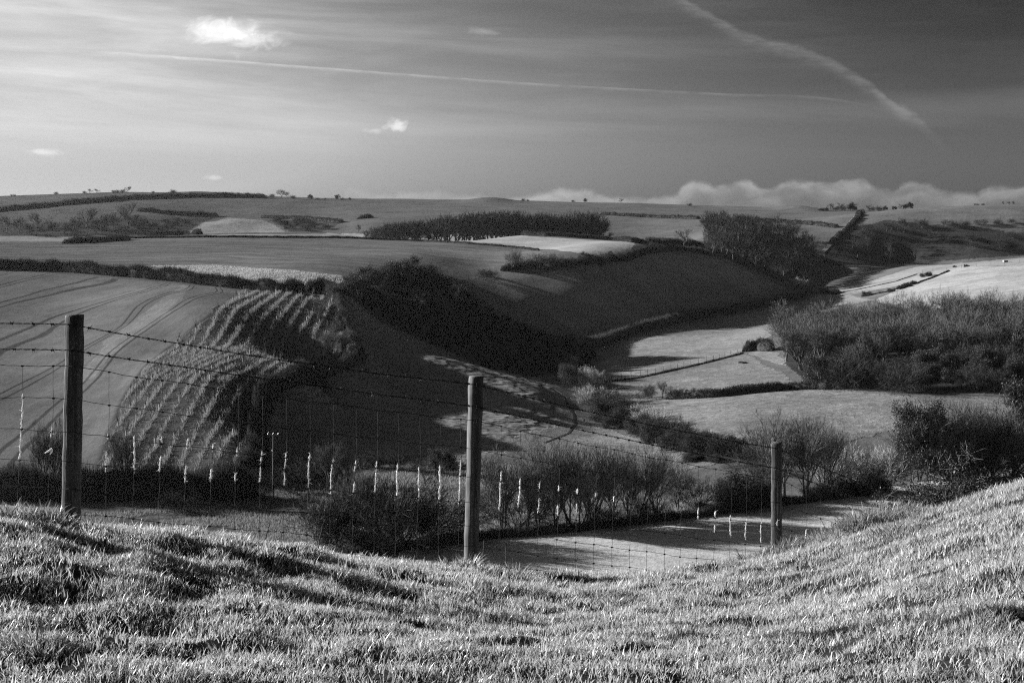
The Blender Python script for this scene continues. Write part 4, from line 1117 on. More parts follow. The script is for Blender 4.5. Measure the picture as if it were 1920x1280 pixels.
M_METAL = foliage_mat('pale_insulator', 0.75, 0.1, 0.3, 0.2, 0)
q = P(512, 930, 150)
H_ = (930 - 813) * q[1] / F
r = empty('utility_pole', q, 'thin wooden utility pole with a short crossarm below the plantation', 'utility pole')
v, f = tubes(np.array([[0, 0, -0.5]]), np.array([[0.05, 0, H_]]), np.array([0.15]), np.array([0.10]), 8)
link('pole', mesh_from('pole', v, f, M_OLDWOOD, True), r)
for zc, hw, nins in ((H_ - 0.15, 0.85, 3), (H_ - 2.6, 0.22, 1)):
    v, f = tubes(np.array([[-hw, 0, zc]]), np.array([[hw, 0, zc]]), np.array([0.07]), np.array([0.07]), 4)
    arm = link('crossarm', mesh_from('crossarm', v, f, M_OLDWOOD), r)
    for i in range(nins):
        xx = (-hw + 0.1 + i * (2 * hw - 0.2) / max(1, nins - 1)) if nins > 1 else -0.1
        a_ = np.array([[xx, 0, zc + 0.05], [xx, 0, zc + 0.13], [xx, 0, zc + 0.22]]); b_ = np.array([[xx, 0, zc + 0.13], [xx, 0, zc + 0.22], [xx, 0, zc + 0.30]])
        v, f = tubes(a_, b_, np.array([0.03, 0.09, 0.06]), np.array([0.09, 0.06, 0.09]), 7)
        link('insulator', mesh_from('insulator', v, f, M_METAL, True), arm)

def box(c, s):
    c = np.array(c, float); s = np.array(s, float) / 2
    V = np.array([[x, y, z] for x in (-1, 1) for y in (-1, 1) for z in (-1, 1)]) * s + c
    return V, np.array([[0, 1, 3, 2], [4, 6, 7, 5], [0, 4, 5, 1], [2, 3, 7, 6], [0, 2, 6, 4], [1, 5, 7, 3]])
q = P(1885, 492, 500)
r = empty('farm_trailer', q, 'small dark farm trailer with a pale front on the bright field crest', 'trailer', None, 0.2, 0.6)
v, f = box((0.3, 0, 1.0), (3.2, 1.8, 1.2)); link('body', mesh_from('body', v, f, M_OLDWOOD), r)
v, f = box((-1.5, 0, 1.05), (0.5, 1.9, 1.3)); link('front_panel', mesh_from('front_panel', v, f, M_METAL), r)
for sx in (-0.4, 1.0):
    for sy in (-0.95, 0.95):
        v, f = tubes(np.array([[sx, sy - 0.1, 0.38]]), np.array([[sx, sy + 0.1, 0.38]]), np.array([0.38]), np.array([0.38]), 12)
        f = np.asarray(f)
        me_ = mesh_from('wheel', v, [f, np.arange(12)[None, :], (np.arange(12) + 12)[None, :]], M_SOIL)
        link('wheel', me_, r)

# ------------------------------------------------------------------ the stock fence
def wood_mat():
    m, g = new_mat('fence_wood')
    ob = g.n('ShaderNodeTexCoord').outputs['Object']
    mp = g.n('ShaderNodeMapping')
    mp.inputs['Scale'].default_value = (45, 45, 2.2)
    g.put(mp.inputs[0], ob)
    n1 = g.noise(mp.outputs[0], 1.0, 6, 0.65, 0.8)
    n2 = g.noise(ob, 5.0, 4, 0.6)
    mp2 = g.n('ShaderNodeMapping')
    mp2.inputs['Scale'].default_value = (160, 160, 3)
    g.put(mp2.inputs[0], ob)
    n3 = g.noise(mp2.outputs[0], 1.0, 3, 0.6)
    a = g.ramp(n1, 0.3, 0.75, 0.035, 0.135)
    a = g.m('MULTIPLY', a, g.ramp(n2, 0.35, 0.65, 0.55, 1.15))
    a = g.m('MULTIPLY', a, g.ramp(n3, 0.30, 0.48, 0.35, 1.0))
    b = g.n('ShaderNodeBsdfPrincipled')
    g.put(b.inputs['Base Color'], g.gray(a))
    b.inputs['Roughness'].default_value = 0.8
    g.put(b.inputs['Normal'], bump(g, g.m('ADD', n1, g.m('MULTIPLY', n3, 0.5)), 0.6, 0.006))
    o = g.n('ShaderNodeOutputMaterial')
    g.t.links.new(b.outputs[0], o.inputs[0])
    return m
M_WOOD = wood_mat()
def wire_mat():
    m, g = new_mat('galvanised_wire')
    b = g.n('ShaderNodeBsdfPrincipled')
    n = g.noise(g.n('ShaderNodeTexCoord').outputs['Object'], 25.0, 3, 0.6)
    g.put(b.inputs['Base Color'], g.gray(g.ramp(n, 0.3, 0.7, 0.02, 0.06)))
    b.inputs['Metallic'].default_value = 0.0
    b.inputs['Roughness'].default_value = 0.55
    b.inputs['Specular IOR Level'].default_value = 0.1
    o = g.n('ShaderNodeOutputMaterial')
    g.t.links.new(b.outputs[0], o.inputs[0])
    return m
M_WIRE = wire_mat()
M_WOOL = foliage_mat('wool', 0.85, 0.12, 0, 0.5, 0.35, 60)

def PX(px, row, d):
    return np.array([(px - 960) / F * d, d, -(row - HZ) / F * d])

# posts: px, distance, rows of the top and of each wire (two barbed, top of the net)
ST = [(-700, 7.45, 0, 577, 625, 645), (140, 7.0, 590, 607, 655, 685), (893, 8.19, 705, 719, 760, 787), (1457, 9.82, 829, 839, 876, 897)]
p3 = PX(1457, 897, 9.82)
pA = PX(1592, 929, 10.9)
ext = p3 + (pA - p3) * 1.9 - np.array([0, 0, 0.12])
ST2 = [(ext[0] / ext[1] * F + 960, ext[1], 0, 0, 0, HZ - ext[2] / ext[1] * F)]
nodes = []
for px, d, tp, b1, b2, nt in ST:
    nodes.append(dict(x=(px - 960) / F * d, y=d, top=-(tp - HZ) / F * d, b1=-(b1 - HZ) / F * d, b2=-(b2 - HZ) / F * d, n=-(nt - HZ) / F * d))
nodes.append(dict(x=ext[0], y=ext[1], n=ext[2], b1=ext[2] + 0.205, b2=ext[2] + 0.075, top=ext[2] + 0.26))
fence = empty('stock_fence', (nodes[2]['x'], nodes[2]['y'], float(height(nodes[2]['x'], nodes[2]['y']))), 'wooden post and wire stock fence with barbed strands across the near brow', 'fence')
FO = np.array(fence.location)

def make_post(nd, kind, wid, lean, rot, label):
    """an upright post with a slightly uneven outline, chamfered head and checks in the wood"""
    zb = float(height(nd['x'], nd['y'])) - 0.35
    Hh = nd['top'] - zb
    if kind == 'square':
        prof = []
        h = wid / 2; c = wid * 0.07
        for sx, sy in ((1, 1), (-1, 1), (-1, -1), (1, -1)):
            e = [(sx * h, sy * (h - c)), (sx * (h - c), sy * h)]
            if sx * sy < 0:
                e = e[::-1]
            prof += e
        prof = np.array(prof)
    else:
        a = np.linspace(0, 2 * np.pi, 20, endpoint=False)
        prof = np.stack([np.cos(a), np.sin(a)], 1) * wid / 2
        prof *= (1 + 0.02 * np.sin(3 * a + 1))[:, None]
    K = len(prof)
    zs = np.concatenate([np.linspace(0, Hh - 0.012, 26), [Hh - 0.004, Hh]])
    V = []
    rs = np.random.RandomState(int(wid * 1000))
    for i, z in enumerate(zs):
        s = 1.0 + 0.018 * math.sin(z * 5.1 + wid * 90) + 0.03 * (1 - z / Hh)
        if i == len(zs) - 2: s *= 0.985
        if i == len(zs) - 1: s *= 0.90
        off = np.array([lean * (z - Hh), 0]) + 0.0016 * rs.randn(2)
        pr = prof * s + 0.0006 * rs.randn(K, 2)
        V.append(np.concatenate([pr + off, np.full((K, 1), z)], 1))
    V = np.concatenate(V)
    cz = len(V)
    V = np.concatenate([V, [[0, 0, Hh - 0.001 + 0.002]]])
    Fq = []
    for i in range(len(zs) - 1):
        for k in range(K):
            Fq.append((i * K + k, i * K + (k + 1) % K, (i + 1) * K + (k + 1) % K, (i + 1) * K + k))
    T = [((len(zs) - 1) * K + k, (len(zs) - 1) * K + (k + 1) % K, cz) for k in range(K)]
    me = mesh_from('post', V, [np.array(Fq), np.array(T)], M_WOOD, kind != 'square')
    o = link('post', me, fence, (nd['x'] - FO[0], nd['y'] - FO[1], zb - FO[2]))
    o.rotation_euler = (0, 0, rot)
    o['label'] = label
    return o
make_post(nodes[1], 'square', 0.067, 0.018, math.radians(-9), 'square sawn post with a lit left edge')
make_post(nodes[2], 'round', 0.080, 0.030, 0.2, 'round post with a dark flank')
make_post(nodes[3], 'square', 0.064, 0.006, math.radians(-16), 'square post with a sunlit left side and top')
make_post(nodes[0], 'square', 0.09, 0.0, 0, 'post')

FY = -0.050      # the wires run on the posts' near face
def along(key, sag, step=0.02, off=FY):
    out = []
    for a, b, sg in zip(nodes[:-1], nodes[1:], sag):
        A_ = np.array([a['x'], a['y'] + off, a[key]]); B_ = np.array([b['x'], b['y'] + off, b[key]])
        L = np.linalg.norm(B_ - A_)
        n = int(L / step)
        for i in range(n):
            t = i / n
            p = A_ + (B_ - A_) * t
            p[2] -= sg * 4 * t * (1 - t)
            out.append(p)
    out.append(B_)
    return np.array(out)
def wire_from(pts_, r, name, label=None, extra=None):
    p0, p1 = pts_[:-1] - FO, pts_[1:] - FO
    v, f = tubes(p0, p1, np.full(len(p0), r), np.full(len(p0), r), 5)
    return v, f
def barbed(key, sag, seed, label):
    rs = np.random.RandomState(seed)
    c = along(key, sag, 0.012)
    s_ = np.arange(len(c)) * 0.012
    Vs, Fs, o = [], [], 0
    for ph in (0, math.pi):
        q = c.copy()
        q[:, 1] += 0.0026 * np.cos(s_ * 70 + ph)
        q[:, 2] += 0.0026 * np.sin(s_ * 70 + ph) + 0.0012 * np.sin(s_ * 9)
        v, f = wire_from(q, 0.0015, '')
        Vs.append(v); Fs.append(f + o); o += len(v)
    # barbs every 9 cm
    i = 4
    while i < len(c) - 4:
        for k in range(4):
            d = np.array([rs.uniform(-0.7, 0.7), rs.uniform(-1, 1), rs.choice([-1, 1]) * rs.uniform(0.5, 1)])
            d /= np.linalg.norm(d)
            b0 = c[i] - FO + np.array([rs.uniform(-0.004, 0.004), 0, 0])
            v, f = tubes(b0[None], (b0 + d * 0.017)[None], np.array([0.0021]), np.array([0.0006]), 4)
            Vs.append(v); Fs.append(f + o); o += len(v)
        w0 = c[i - 1] - FO; w1 = c[i + 1] - FO
        v, f = tubes((c[i] - FO - (w1 - w0) * 0.25)[None], (c[i] - FO + (w1 - w0) * 0.25)[None], np.array([0.0052]), np.array([0.0052]), 6)
        Vs.append(v); Fs.append(f + o); o += len(v)
        i += rs.choice([7, 8, 8, 9])
    ob = link('barbed_wire', mesh_from('barbed_wire', np.concatenate(Vs), Fs, M_WIRE), fence)
    ob['label'] = label
barbed('b1', (0.01, 0.022, 0.02, 0.01), 1, 'upper barbed strand')
barbed('b2', (0.01, 0.008, 0.012, 0.01), 2, 'lower barbed strand')

GAPS = [0, .152, .302, .442, .569, .677, .757, .838]
BOW = np.array([0.0, 0.002, -0.006, -0.016, -0.020, -0.020, -0.026, -0.034])
def net_point(b, t, k, jit=0.0):
    a_, b_ = nodes[b], nodes[b + 1]
    x = a_['x'] + (b_['x'] - a_['x']) * t
    y = a_['y'] + (b_['y'] - a_['y']) * t + FY
    z = a_['n'] + (b_['n'] - a_['n']) * t - 0.012 * 4 * t * (1 - t)
    ux, uy = b_['x'] - a_['x'], b_['y'] - a_['y']
    L = math.hypot(ux, uy)
    free = min(1.0, 5 * t, 5 * (1 - t)) if b in (1, 2) else 1
    bow = BOW[k] * (0.55 + 0.45 * free)
    return np.array([x + ux / L * bow, y + uy / L * bow + 0.006 * math.sin(t * 21 + k), z - GAPS[k] * (1 - 0.0 * t) + 0.003 * math.sin(t * 33 + k * 2.1)])
def t_of_px(b, px):
    a_, b_ = nodes[b], nodes[b + 1]
    ay, by = a_['y'] + FY, b_['y'] + FY
    s = (px - 960) / F
    return (s * ay - a_['x']) / ((b_['x'] - a_['x']) - s * (by - ay))
TOPS = {0: [-310, -252, -194, -136, -78, -18, 42, 99], 1: [204, 256, 305, 353, 401, 447, 493, 538, 582, 625, 668, 708, 748, 788, 827, 864], 2: [940, 976, 1013, 1049, 1084, 1118, 1152, 1185, 1217, 1250, 1279, 1310, 1342, 1371, 1400, 1428], 3: [1458, 1485, 1512, 1539, 1566, 1592, 1617, 1641, 1665]}
wires, verts_, knots = [], [], []
Vs, Fs, o = [], [], 0
line_pts = [[] for _ in range(8)]
for b in range(4):
    tsb = [t_of_px(b, p) for p in TOPS[b]]
    for k in range(8):
        tt_ = sorted(set([0.0] + tsb + ([1.0] if b == 3 else [])))
        for i, t in enumerate(tt_):
            line_pts[k].append(net_point(b, t, k))
            if i + 1 < len(tt_) or b < 3:
                t2 = tt_[i + 1] if i + 1 < len(tt_) else 1.0
                for w_, dz in ((0.25, 0.0), (0.5, -0.0022), (0.75, 0.0)):
                    tm_ = t + (t2 - t) * w_
                    p_ = net_point(b, tm_, k) + np.array([0, 0, dz + random.uniform(-0.0008, 0.0008)])
                    line_pts[k].append(p_)
    for t in tsb:
        pr = [net_point(b, t, k) for k in range(8)]
        verts_.append(pr)
for k in range(8):
    q = np.array(line_pts[k])
    r = 0.0016 if k in (0, 7) else 0.0013
    v, f = wire_from(q, r, '')
    Vs.append(v); Fs.append(f + o); o += len(v)
    lw = link('line_wire', mesh_from('line_wire', v, f, M_WIRE, True), fence)
for pr in verts_:
    q = []
    for k in range(7):
        a_, b_ = pr[k], pr[k + 1]
        for w_ in (0, 0.33, 0.66):
            p_ = a_ + (b_ - a_) * w_
            p_ = p_ + np.array([(0.0025 if k % 2 else -0.0015) * math.sin(w_ * math.pi) + random.uniform(-0.0006, 0.0006), 0, 0])
            q.append(p_)
    q.append(pr[7])
    v, f = wire_from(np.array(q), 0.0011, '')
    v2, f2 = [], []
    Vs2, Fs2, o2 = [v], [f], len(v)
    for k in range(8):
        kk = pr[k] - FO
        vv, f_ = tubes((kk - [0.0055, 0, 0.0012])[None], (kk + [0.0055, 0, -0.0012])[None], np.array([0.0045]), np.array([0.0045]), 6)
        Vs2.append(vv); Fs2.append(f_ + o2); o2 += len(vv)
    link('stay_wire', mesh_from('stay_wire', np.concatenate(Vs2), Fs2, M_WIRE, True), fence)
# staples holding the wires on the posts
for nd in nodes[1:4]:
    for key in ('b1', 'b2', 'n'):
        c = np.array([nd['x'], nd['y'] + FY - 0.003, nd[key]]) - FO
        v, f = tubes(np.array([c + [0.004, 0, -0.008]]), np.array([c + [0.004, 0.0, 0.008]]), np.array([0.0018]), np.array([0.0018]), 5)
        link('staple', mesh_from('staple', v, f, M_WIRE), fence)

# wool caught on the upright wires: top px of the wire, row from, row to
SN = [(0, 42, 738, 786), (0, 42, 788, 862), (0, 99, 799, 819), (1, 204, 813, 824), (1, 204, 847, 884), (1, 256, 816, 884), (1, 305, 819, 830), (1, 305, 855, 885), (1, 353, 822, 842), (1, 353, 872, 903), (1, 401, 832, 846), (1, 401, 878, 902), (1, 447, 838, 853), (1, 447, 887, 904), (1, 493, 845, 866), (1, 493, 874, 902), (1, 538, 849, 878), (1, 538, 886, 910), (1, 582, 851, 911), (1, 625, 858, 926), (1, 668, 863, 884), (1, 668, 904, 925), (1, 708, 864, 922), (1, 748, 870, 932), (1, 788, 875, 935), (1, 827, 872, 940), (1, 864, 862, 944), (2, 940, 883, 955), (2, 976, 896, 950), (2, 1013, 903, 918), (2, 1013, 934, 962), (2, 1049, 910, 922), (2, 1049, 946, 966), (2, 1084, 916, 928), (2, 1084, 944, 963), (2, 1118, 924, 931), (2, 1152, 929, 942), (2, 1310, 952, 972), (2, 1342, 958, 970), (2, 1342, 982, 998), (2, 1371, 966, 1004), (2, 1400, 972, 1012), (2, 1428, 976, 1016), (3, 1458, 976, 990), (3, 1512, 992, 1018)]
def snag(b, tpx, r0, r1, seed):
    rs = np.random.RandomState(seed)
    t = t_of_px(b, tpx)
    pr = np.array([net_point(b, t, k) for k in range(8)])
    y = pr[:, 1].mean()
    z0, z1 = -(r0 - HZ) / F * y, -(r1 - HZ) / F * y
    n = max(5, int(abs(z1 - z0) / 0.006))
    zz = np.linspace(z0, z1, n)
    xx = np.interp(-zz, -pr[:, 2], pr[:, 0]); yy_ = np.interp(-zz, -pr[:, 2], pr[:, 1])
    c = np.stack([xx, yy_, zz], 1)
    wob = np.cumsum(rs.randn(n, 2), 0) * 0.0009
    wob -= wob.mean(0)
    c[:, 0] += wob[:, 0]; c[:, 1] += wob[:, 1] - 0.001
    rad = 0.0022 + 0.0021 * np.abs(pnoise(np.arange(n) * 0.37, np.full(n, seed * 1.3), 5)) * 1.6
    rad *= 0.7 + 0.6 * rs.rand()
    rad *= np.minimum(1, np.minimum(np.arange(n) + 0.6, n - np.arange(n) - 0.4) * 0.5)
    base = c[0]
    K = 7
    V, Fc = [], []
    for i in range(n):
        for k in range(K):
            a = 2 * math.pi * k / K
            rr = rad[i] * (1 + 0.35 * rs.randn() * 0.6)
            V.append(c[i] + np.array([math.cos(a) * rr, math.sin(a) * rr, rs.randn() * 0.0006]) - base)
    for i in range(n - 1):
        for k in range(K):
            Fc.append((i * K + k, i * K + (k + 1) % K, (i + 1) * K + (k + 1) % K, (i + 1) * K + k))
    V = np.array(V)
    # loose fibres
    m = 10 + n
    i = rs.randint(0, n, m)
    p0 = c[i] - base
    p1 = p0 + rs.randn(m, 3) * 0.008
    v2, f2 = ribbons(p0, p1, np.full(m, 0.0012), rs)
    me = mesh_from('wool_snag', np.concatenate([V, v2]), [np.array(Fc), f2 + len(V)], M_WOOL, True)
    o = link('wool_snag', me, None, tuple(base))
    where = ('left of the left post', 'between the left and middle posts', 'between the middle and right posts', 'right of the right post')[b]
    tag(o, 'white sheep wool caught on an upright fence wire ' + where, 'wool', 'wool tufts on the wire ' + where)
for i, a in enumerate(SN):
    snag(*a, seed=300 + i)
# a folded scrap of wool left of the left post
t = t_of_px(0, 99)
pz = net_point(0, t, 4)
path_ = np.array([PX(84, 849, pz[1]), PX(90, 846, pz[1]), PX(97, 841, pz[1]), PX(97, 846, pz[1]), PX(94, 851, pz[1])])
v, f = tubes(path_[:-1] - path_[0], path_[1:] - path_[0], np.array([.002, .004, .005, .005]), np.array([.004, .005, .005, .003]), 7)
tag(link('wool_scrap', mesh_from('wool_scrap', v, f, M_WOOL, True), None, tuple(path_[0])), 'folded white wool scrap hooked on the net close left of the left post', 'wool')

# ------------------------------------------------------------------ grass on the brow
def grass_mat():
    m, g = new_mat('grass_blades')
    t = g.attr('shade')
    b = g.n('ShaderNodeBsdfPrincipled')
    g.put(b.inputs['Base Color'], g.gray(t))
    b.inputs['Roughness'].default_value = 0.38
    b.inputs['Specular IOR Level'].default_value = 0.5
    tr_ = g.n('ShaderNodeBsdfTranslucent')
    g.put(tr_.inputs[0], g.gray(t))
    mx = g.n('ShaderNodeMixShader')
    mx.inputs[0].default_value = 0.42
    g.t.links.new(b.outputs[0], mx.inputs[1]); g.t.links.new(tr_.outputs[0], mx.inputs[2])
    o = g.n('ShaderNodeOutputMaterial')
    g.t.links.new(mx.outputs[0], o.inputs[0])
    return m
M_GRASS = grass_mat()

def blades(x, y, z, hgt, wid, lean_dir, lean, alb, rs, name, parent=None, origin=(0, 0, 0)):
    n = len(x)
    d = np.stack([np.cos(lean_dir), np.sin(lean_dir)], 1)
    fa = rs.rand(n) * 2 * np.pi
    s = np.stack([np.cos(fa), np.sin(fa), 0 * fa], 1)
    base = np.stack([x, y, z], 1) - np.array(origin)
    rows = []
    for t, w in ((0, 1.0), (0.45, 0.85), (0.8, 0.5), (1.0, 0.0)):
        c = base.copy()
        bend = lean * t ** 1.8
        c[:, :2] += d * (hgt * bend)[:, None]
        c[:, 2] += hgt * t * np.sqrt(np.maximum(1 - (bend * 0.75) ** 2, 0.1))
        if w > 0:
            rows.append(c - s * (wid * w / 2)[:, None]); rows.append(c + s * (wid * w / 2)[:, None])
        else:
            rows.append(c)
    V = np.stack(rows, 1).reshape(-1, 3)
    b = (np.arange(n) * 7)[:, None]
    q = np.concatenate([b + np.array([[0, 1, 3, 2]]), b + np.array([[2, 3, 5, 4]])])
    tri = b + np.array([[4, 5, 6]])
    me = mesh_from(name, V, [q, tri], M_GRASS)
    set_attr(me, 'shade', np.repeat(alb, 7))
    return link(name, me, parent, None if parent is not None else tuple(origin))

rs = np.random.RandomState(77)
def brow_grass(n):
    y = 3.7 + (10.6 - 3.7) * rs.rand(n * 2) ** 0.85
    x = (rs.rand(n * 2) * 2 - 1) * (0.36 * y + 0.9)
    # keep blades in proportion to area
    hole = pnoise(x * 3.2, y * 3.6, 56) + 0.6 * pnoise(x * 8.0, y * 8.0, 57)
    kp = (hole > -0.42) | (rs.rand(2 * n) < 0.25)
    x, y = x[kp][:n], y[kp][:n]
    n = len(x)
    cl = 0.5 + 0.5 * pnoise(x * 2.2, y * 2.6, 51) + 0.35 * pnoise(x * 6.0, y * 6.0, 52)
    h = 0.013 + 0.023 * np.clip(cl, 0, 1.4) + 0.013 * rs.rand(n)
    # combed lightly by wind, otherwise each its own way
    ld = rs.rand(n) * 2 * np.pi
    ld = np.where(rs.rand(n) < 0.22, rs.randn(n) * 0.7 + 0.2 + 1.2 * pnoise(x * 0.8, y * 0.8, 53), ld)
    lean = 0.15 + 0.75 * rs.rand(n)
    w = 0.0026 + 0.0022 * rs.rand(n)
    alb = 0.33 + 0.26 * rs.rand(n) + 0.07 * pnoise(x * 1.1, y * 1.1, 54)
    dry = rs.rand(n) < 0.10
    alb[dry] = 0.5 + 0.2 * rs.rand(dry.sum())
    alb[rs.rand(n) < 0.12] *= 0.4
    long_ = rs.rand(n) < 0.035
    h[long_] *= 1.7; w[long_] *= 1.25
    z = height(x, y) - 0.006
    tag(blades(x, y, z, h, w, ld, lean, np.clip(alb, 0.03, 0.75), rs, 'grass'), kind='stuff')
brow_grass(400000)
def side_grass(sg, n):
    y = 2.6 + 8.4 * rs.rand(n) ** 0.8
    x = sg * (0.36 * y + 0.85 + 2.3 * rs.rand(n))
    z = height(x, y) - 0.006
    cl = 0.5 + 0.5 * pnoise(x * 2.2, y * 2.6, 51)
    tag(blades(x, y, z, 0.02 + 0.024 * cl + 0.016 * rs.rand(n), 0.004 + 0.003 * rs.rand(n), rs.rand(n) * 6.28, 0.15 + 0.75 * rs.rand(n), np.clip(0.26 + 0.26 * rs.rand(n), 0.03, 0.75), rs, 'grass'), kind='stuff')
side_grass(1, 85000)
side_grass(-1, 85000)

# longer tufts and weeds on the brow
def tuft(px, d, rad, n, hlo, hhi, label, wmul=1.0, alb0=0.28, name='grass_tuft', cat='grass tuft'):
    rs = np.random.RandomState(int(px) + 3000)
    x0 = (px - 960) / F * d
    z0 = float(height(x0, d))
    a = rs.rand(n) * 2 * np.pi
    r = rad * np.sqrt(rs.rand(n))
    x = x0 + np.cos(a) * r; y = d + np.sin(a) * r * 0.8
    z = height(x, y) - 0.01
    h = (hlo + (hhi - hlo) * rs.rand(n)) * (1 - 0.45 * r / rad)
    ld = a + rs.randn(n) * 0.7
    lean = 0.15 + 0.9 * rs.rand(n)
    w = (0.0035 + 0.003 * rs.rand(n)) * wmul
    alb = alb0 * (0.5 + rs.rand(n))
    o = blades(x, y, z, h, w, ld, lean, np.clip(alb, 0.03, 0.7), rs, name, None, (x0, d, z0))
    return tag(o, label, cat)
tuft(28, 6.75, 0.20, 260, 0.06, 0.13, 'coarse tuft of broad grass at the far left of the brow', 1.7)
tuft(85, 6.8, 0.14, 220, 0.07, 0.15, 'broad bladed tuft left of the left post', 1.9)
tuft(118, 6.85, 0.09, 130, 0.06, 0.13, 'bright arching tuft at the foot of the left post', 1.5, 0.36)
tuft(185, 6.9, 0.10, 110, 0.05, 0.10, 'short tuft just right of the left post', 1.2)
tuft(700, 7.7, 0.12, 170, 0.05, 0.09, 'low dark tuft on the brow under the near thicket', 1.1)
tuft(852, 7.95, 0.10, 150, 0.06, 0.13, 'leafy tuft at the left foot of the middle post', 1.4)
tuft(880, 8.0, 0.07, 120, 0.07, 0.14, 'upright tuft against the middle post', 1.3)
tuft(908, 8.15, 0.06, 60, 0.08, 0.16, 'thin tall tuft just right of the middle post', 1.0)
tuft(968, 8.15, 0.10, 130, 0.05, 0.13, 'small weedy tuft a little right of the middle post', 1.4)
tuft(1010, 8.2, 0.05, 50, 0.04, 0.09, 'tiny weedy tuft right of the weedy middle one', 1.3)
tuft(1425, 9.1, 0.18, 420, 0.06, 0.13, 'dark tuft at the left foot of the right post', 1.3, 0.2)
tuft(1468, 9.2, 0.16, 380, 0.06, 0.14, 'dark tuft in front of the right post', 1.2, 0.2)
tuft(1560, 9.2, 0.17, 260, 0.06, 0.13, 'grass tuft between the right post and the knoll', 1.2)
tuft(1650, 9.2, 0.24, 620, 0.09, 0.19, 'large long grass tuft on the knoll shoulder', 1.2)
tuft(1692, 9.1, 0.18, 360, 0.08, 0.16, 'long grass tuft beside the hawthorn foot', 1.2)
tuft(1603, 9.1, 0.16, 300, 0.07, 0.14, 'dark grass tuft left of the large knoll tuft', 1.1, 0.2)

tuft(1740, 8.2, 0.18, 300, 0.06, 0.12, 'long tuft lying over the upper knoll below the hawthorn', 1.2)
tuft(1690, 7.6, 0.20, 320, 0.05, 0.11, 'coarse dark tussock halfway up the knoll', 1.2, 0.2)
tuft(1800, 8.4, 0.14, 200, 0.05, 0.10, 'small tuft near the right top of the knoll', 1.1)
tuft(1895, 6.6, 0.14, 200, 0.05, 0.11, 'pale tussock at the right edge of the bank', 1.3, 0.4)
tuft(300, 6.2, 0.14, 220, 0.04, 0.09, 'dark tussock on the left part of the bank', 1.2, 0.2)
tuft(75, 4.9, 0.13, 160, 0.06, 0.12, 'tall dark tussock in the lower left corner', 1.3, 0.22)
tuft(1150, 7.0, 0.14, 200, 0.04, 0.08, 'low tussock on the middle of the bank', 1.1)

def stick(px, row, px2, row2, d, label):
    a_, b_ = PX(px, row, d), PX(px2, row2, d + 0.02)
    k = 6
    c = np.array([a_ + (b_ - a_) * i / (k - 1) + np.array([random.uniform(-.002, .002), 0, 0]) for i in range(k)])
    v, f = tubes(c[:-1] - c[0], c[1:] - c[0], np.linspace(0.0035, 0.0018, k - 1), np.linspace(0.0032, 0.0014, k - 1), 5)
    Vs, Fs, o = [v], [f], len(v)
    for i in (2, 3, 4):
        e = c[i] - c[0]
        q = e + np.array([random.choice((-1, 1)) * 0.014, 0.0, 0.012])
        v, f = tubes(e[None], q[None], np.array([0.0018]), np.array([0.0008]), 4)
        Vs.append(v); Fs.append(f + o); o += len(v)
    tag(link('dry_stem', mesh_from('dry_stem', np.concatenate(Vs), Fs, M_OLDWOOD, True), None, tuple(c[0])), label, 'dry stem')
stick(1553, 1002, 1538, 972, 9.2, 'dark dry stem leaning left on the brow right of the right post')
stick(1596, 972, 1577, 956, 9.3, 'thin dry stem near the net end by the knoll')
stick(596, 1030, 604, 985, 7.5, 'thin dry weed stem standing before the near thicket')
stick(497, 1010, 508, 975, 7.3, 'thin slanting weed stem on the left brow')
stick(950, 1068, 948, 1023, 8.2, 'upright dry stem right of the middle post')
stick(905, 1060, 907, 1012, 8.25, 'upright dry stem touching the middle post')
stick(1392, 1050, 1380, 1028, 9.0, 'short dry stem left of the right post tufts')

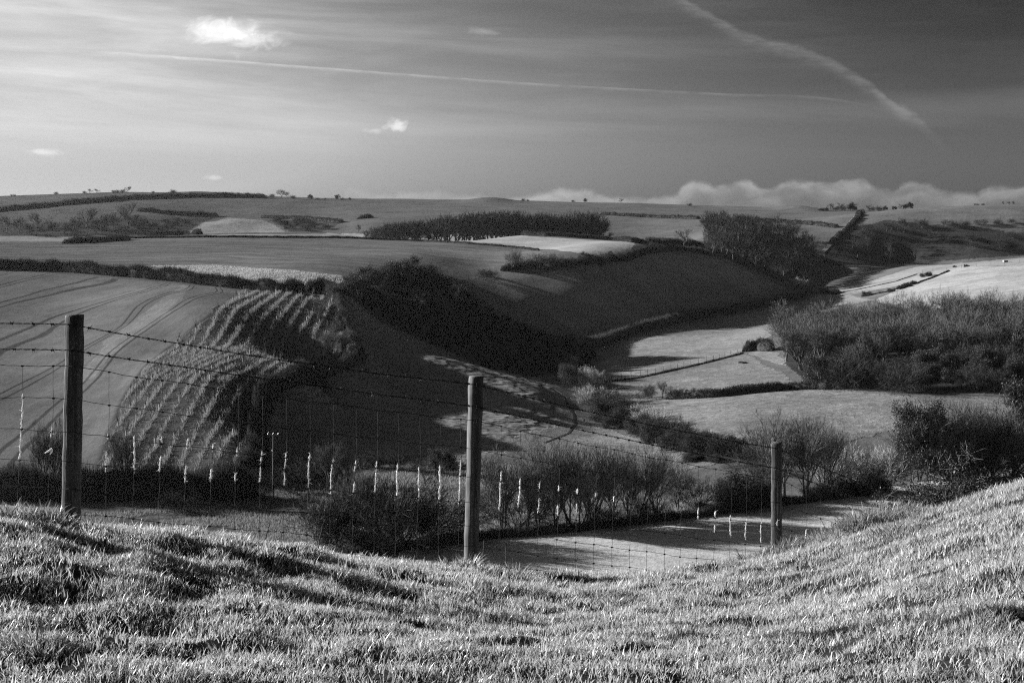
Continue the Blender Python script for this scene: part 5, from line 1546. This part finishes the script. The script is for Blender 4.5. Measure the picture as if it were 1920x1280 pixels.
# ------------------------------------------------------------------ hawthorn bush behind the knoll
def hawthorn(px, d, top, half, label, seed, ncl=140, nleaf=140):
    """many short stems fanning out to leaf clumps that fill a lumpy dome"""
    rs = np.random.RandomState(seed)
    x0 = (px - 960) / F * d
    z0 = float(zat(x0, d))
    H = -(top - HZ) / F * d - z0 + 0.1
    W = half / F * d
    r = empty('hawthorn_bush', (x0, d, z0 - 0.1), label, 'bush')
    u = unit(rs.randn(ncl * 3, 3))
    rad = rs.rand(ncl * 3) ** 0.45
    c = u * rad[:, None]
    c = c[c[:, 2] > -0.35][:ncl]
    lump = 1 + 0.22 * pnoise(c[:, 0] * 2.2 + seed, c[:, 1] * 2.2 + c[:, 2], 5)
    c = c * lump[:, None] * np.array([W, W, H * 0.40]) + np.array([0, 0, H * 0.47])
    base = np.stack([rs.randn(ncl) * 0.08, rs.randn(ncl) * 0.08, np.zeros(ncl)], 1)
    fork = base[rs.randint(0, 6, ncl)] + (c * [0.35, 0.35, 0.5]) + rs.randn(ncl, 3) * 0.05
    main = unit(rs.randn(6, 3) * [0.3, 0.3, 0.1] + [0, 0, 1]) * H * 0.55
    v, f = tubes(base[:6], main, np.full(6, 0.045), np.full(6, 0.02), 6)
    v2, f2 = tubes(fork, c, np.full(ncl, 0.010), np.full(ncl, 0.004), 4)
    v3, f3 = tubes(main[rs.randint(0, 6, ncl)] * rs.uniform(0.1, 1.0, (ncl, 1)), fork, np.full(ncl, 0.014), np.full(ncl, 0.010), 4)
    link('trunk', mesh_from('trunk', np.concatenate([v, v2, v3]), [f, f2 + len(v), f3 + len(v) + len(v2)], M_BARK, True), r)
    m = ncl * 14
    p0 = c[rs.randint(0, ncl, m)] + rs.randn(m, 3) * 0.03
    v, f = ribbons(p0, p0 + unit(rs.randn(m, 3) + [0, 0, 0.5]) * rs.uniform(0.08, 0.26, (m, 1)), np.full(m, 0.006), rs)
    link('twigs', mesh_from('twigs', v, f, M_TWIG), r)
    v, f = leaf_cards(c, nleaf, 0.095, 0.034, rs)
    link('leaves', mesh_from('leaves', v, f, M_SHINY), r)
for px, d, top, half, lab, sd in ((1775, 19.5, 796, 88, 'dark hawthorn bush with glinting leaves right behind the grassy knoll', 7), (1842, 20.5, 852, 60, 'lower dark hawthorn behind the knoll, right of the glinting one', 8), (1700, 19.0, 862, 66, 'small hawthorn bush at the left end of the near hawthorns', 9)):
    hawthorn(px, d, top, half, lab, sd)

# ------------------------------------------------------------------ haze
def haze():
    lo, hi = np.array([-3400.0, -60.0, -60.0]), np.array([3400.0, 4300.0, 60.0])
    lo[2] = Z2.min() - 1.0
    hi[2] = max(Z2.max() + 25, 30)
    v, f = box((lo + hi) / 2, hi - lo)
    m, g = new_mat('haze')
    vol = g.n('ShaderNodeVolumePrincipled')
    vol.inputs['Color'].default_value = (0.9, 0.9, 0.9, 1)
    vol.inputs['Density'].default_value = 0.000024
    vol.inputs['Anisotropy'].default_value = 0.5
    o = g.n('ShaderNodeOutputMaterial')
    g.t.links.new(vol.outputs[0], o.inputs['Volume'])
    tag(link('haze', mesh_from('haze', v, f, m)), kind='stuff')
haze()
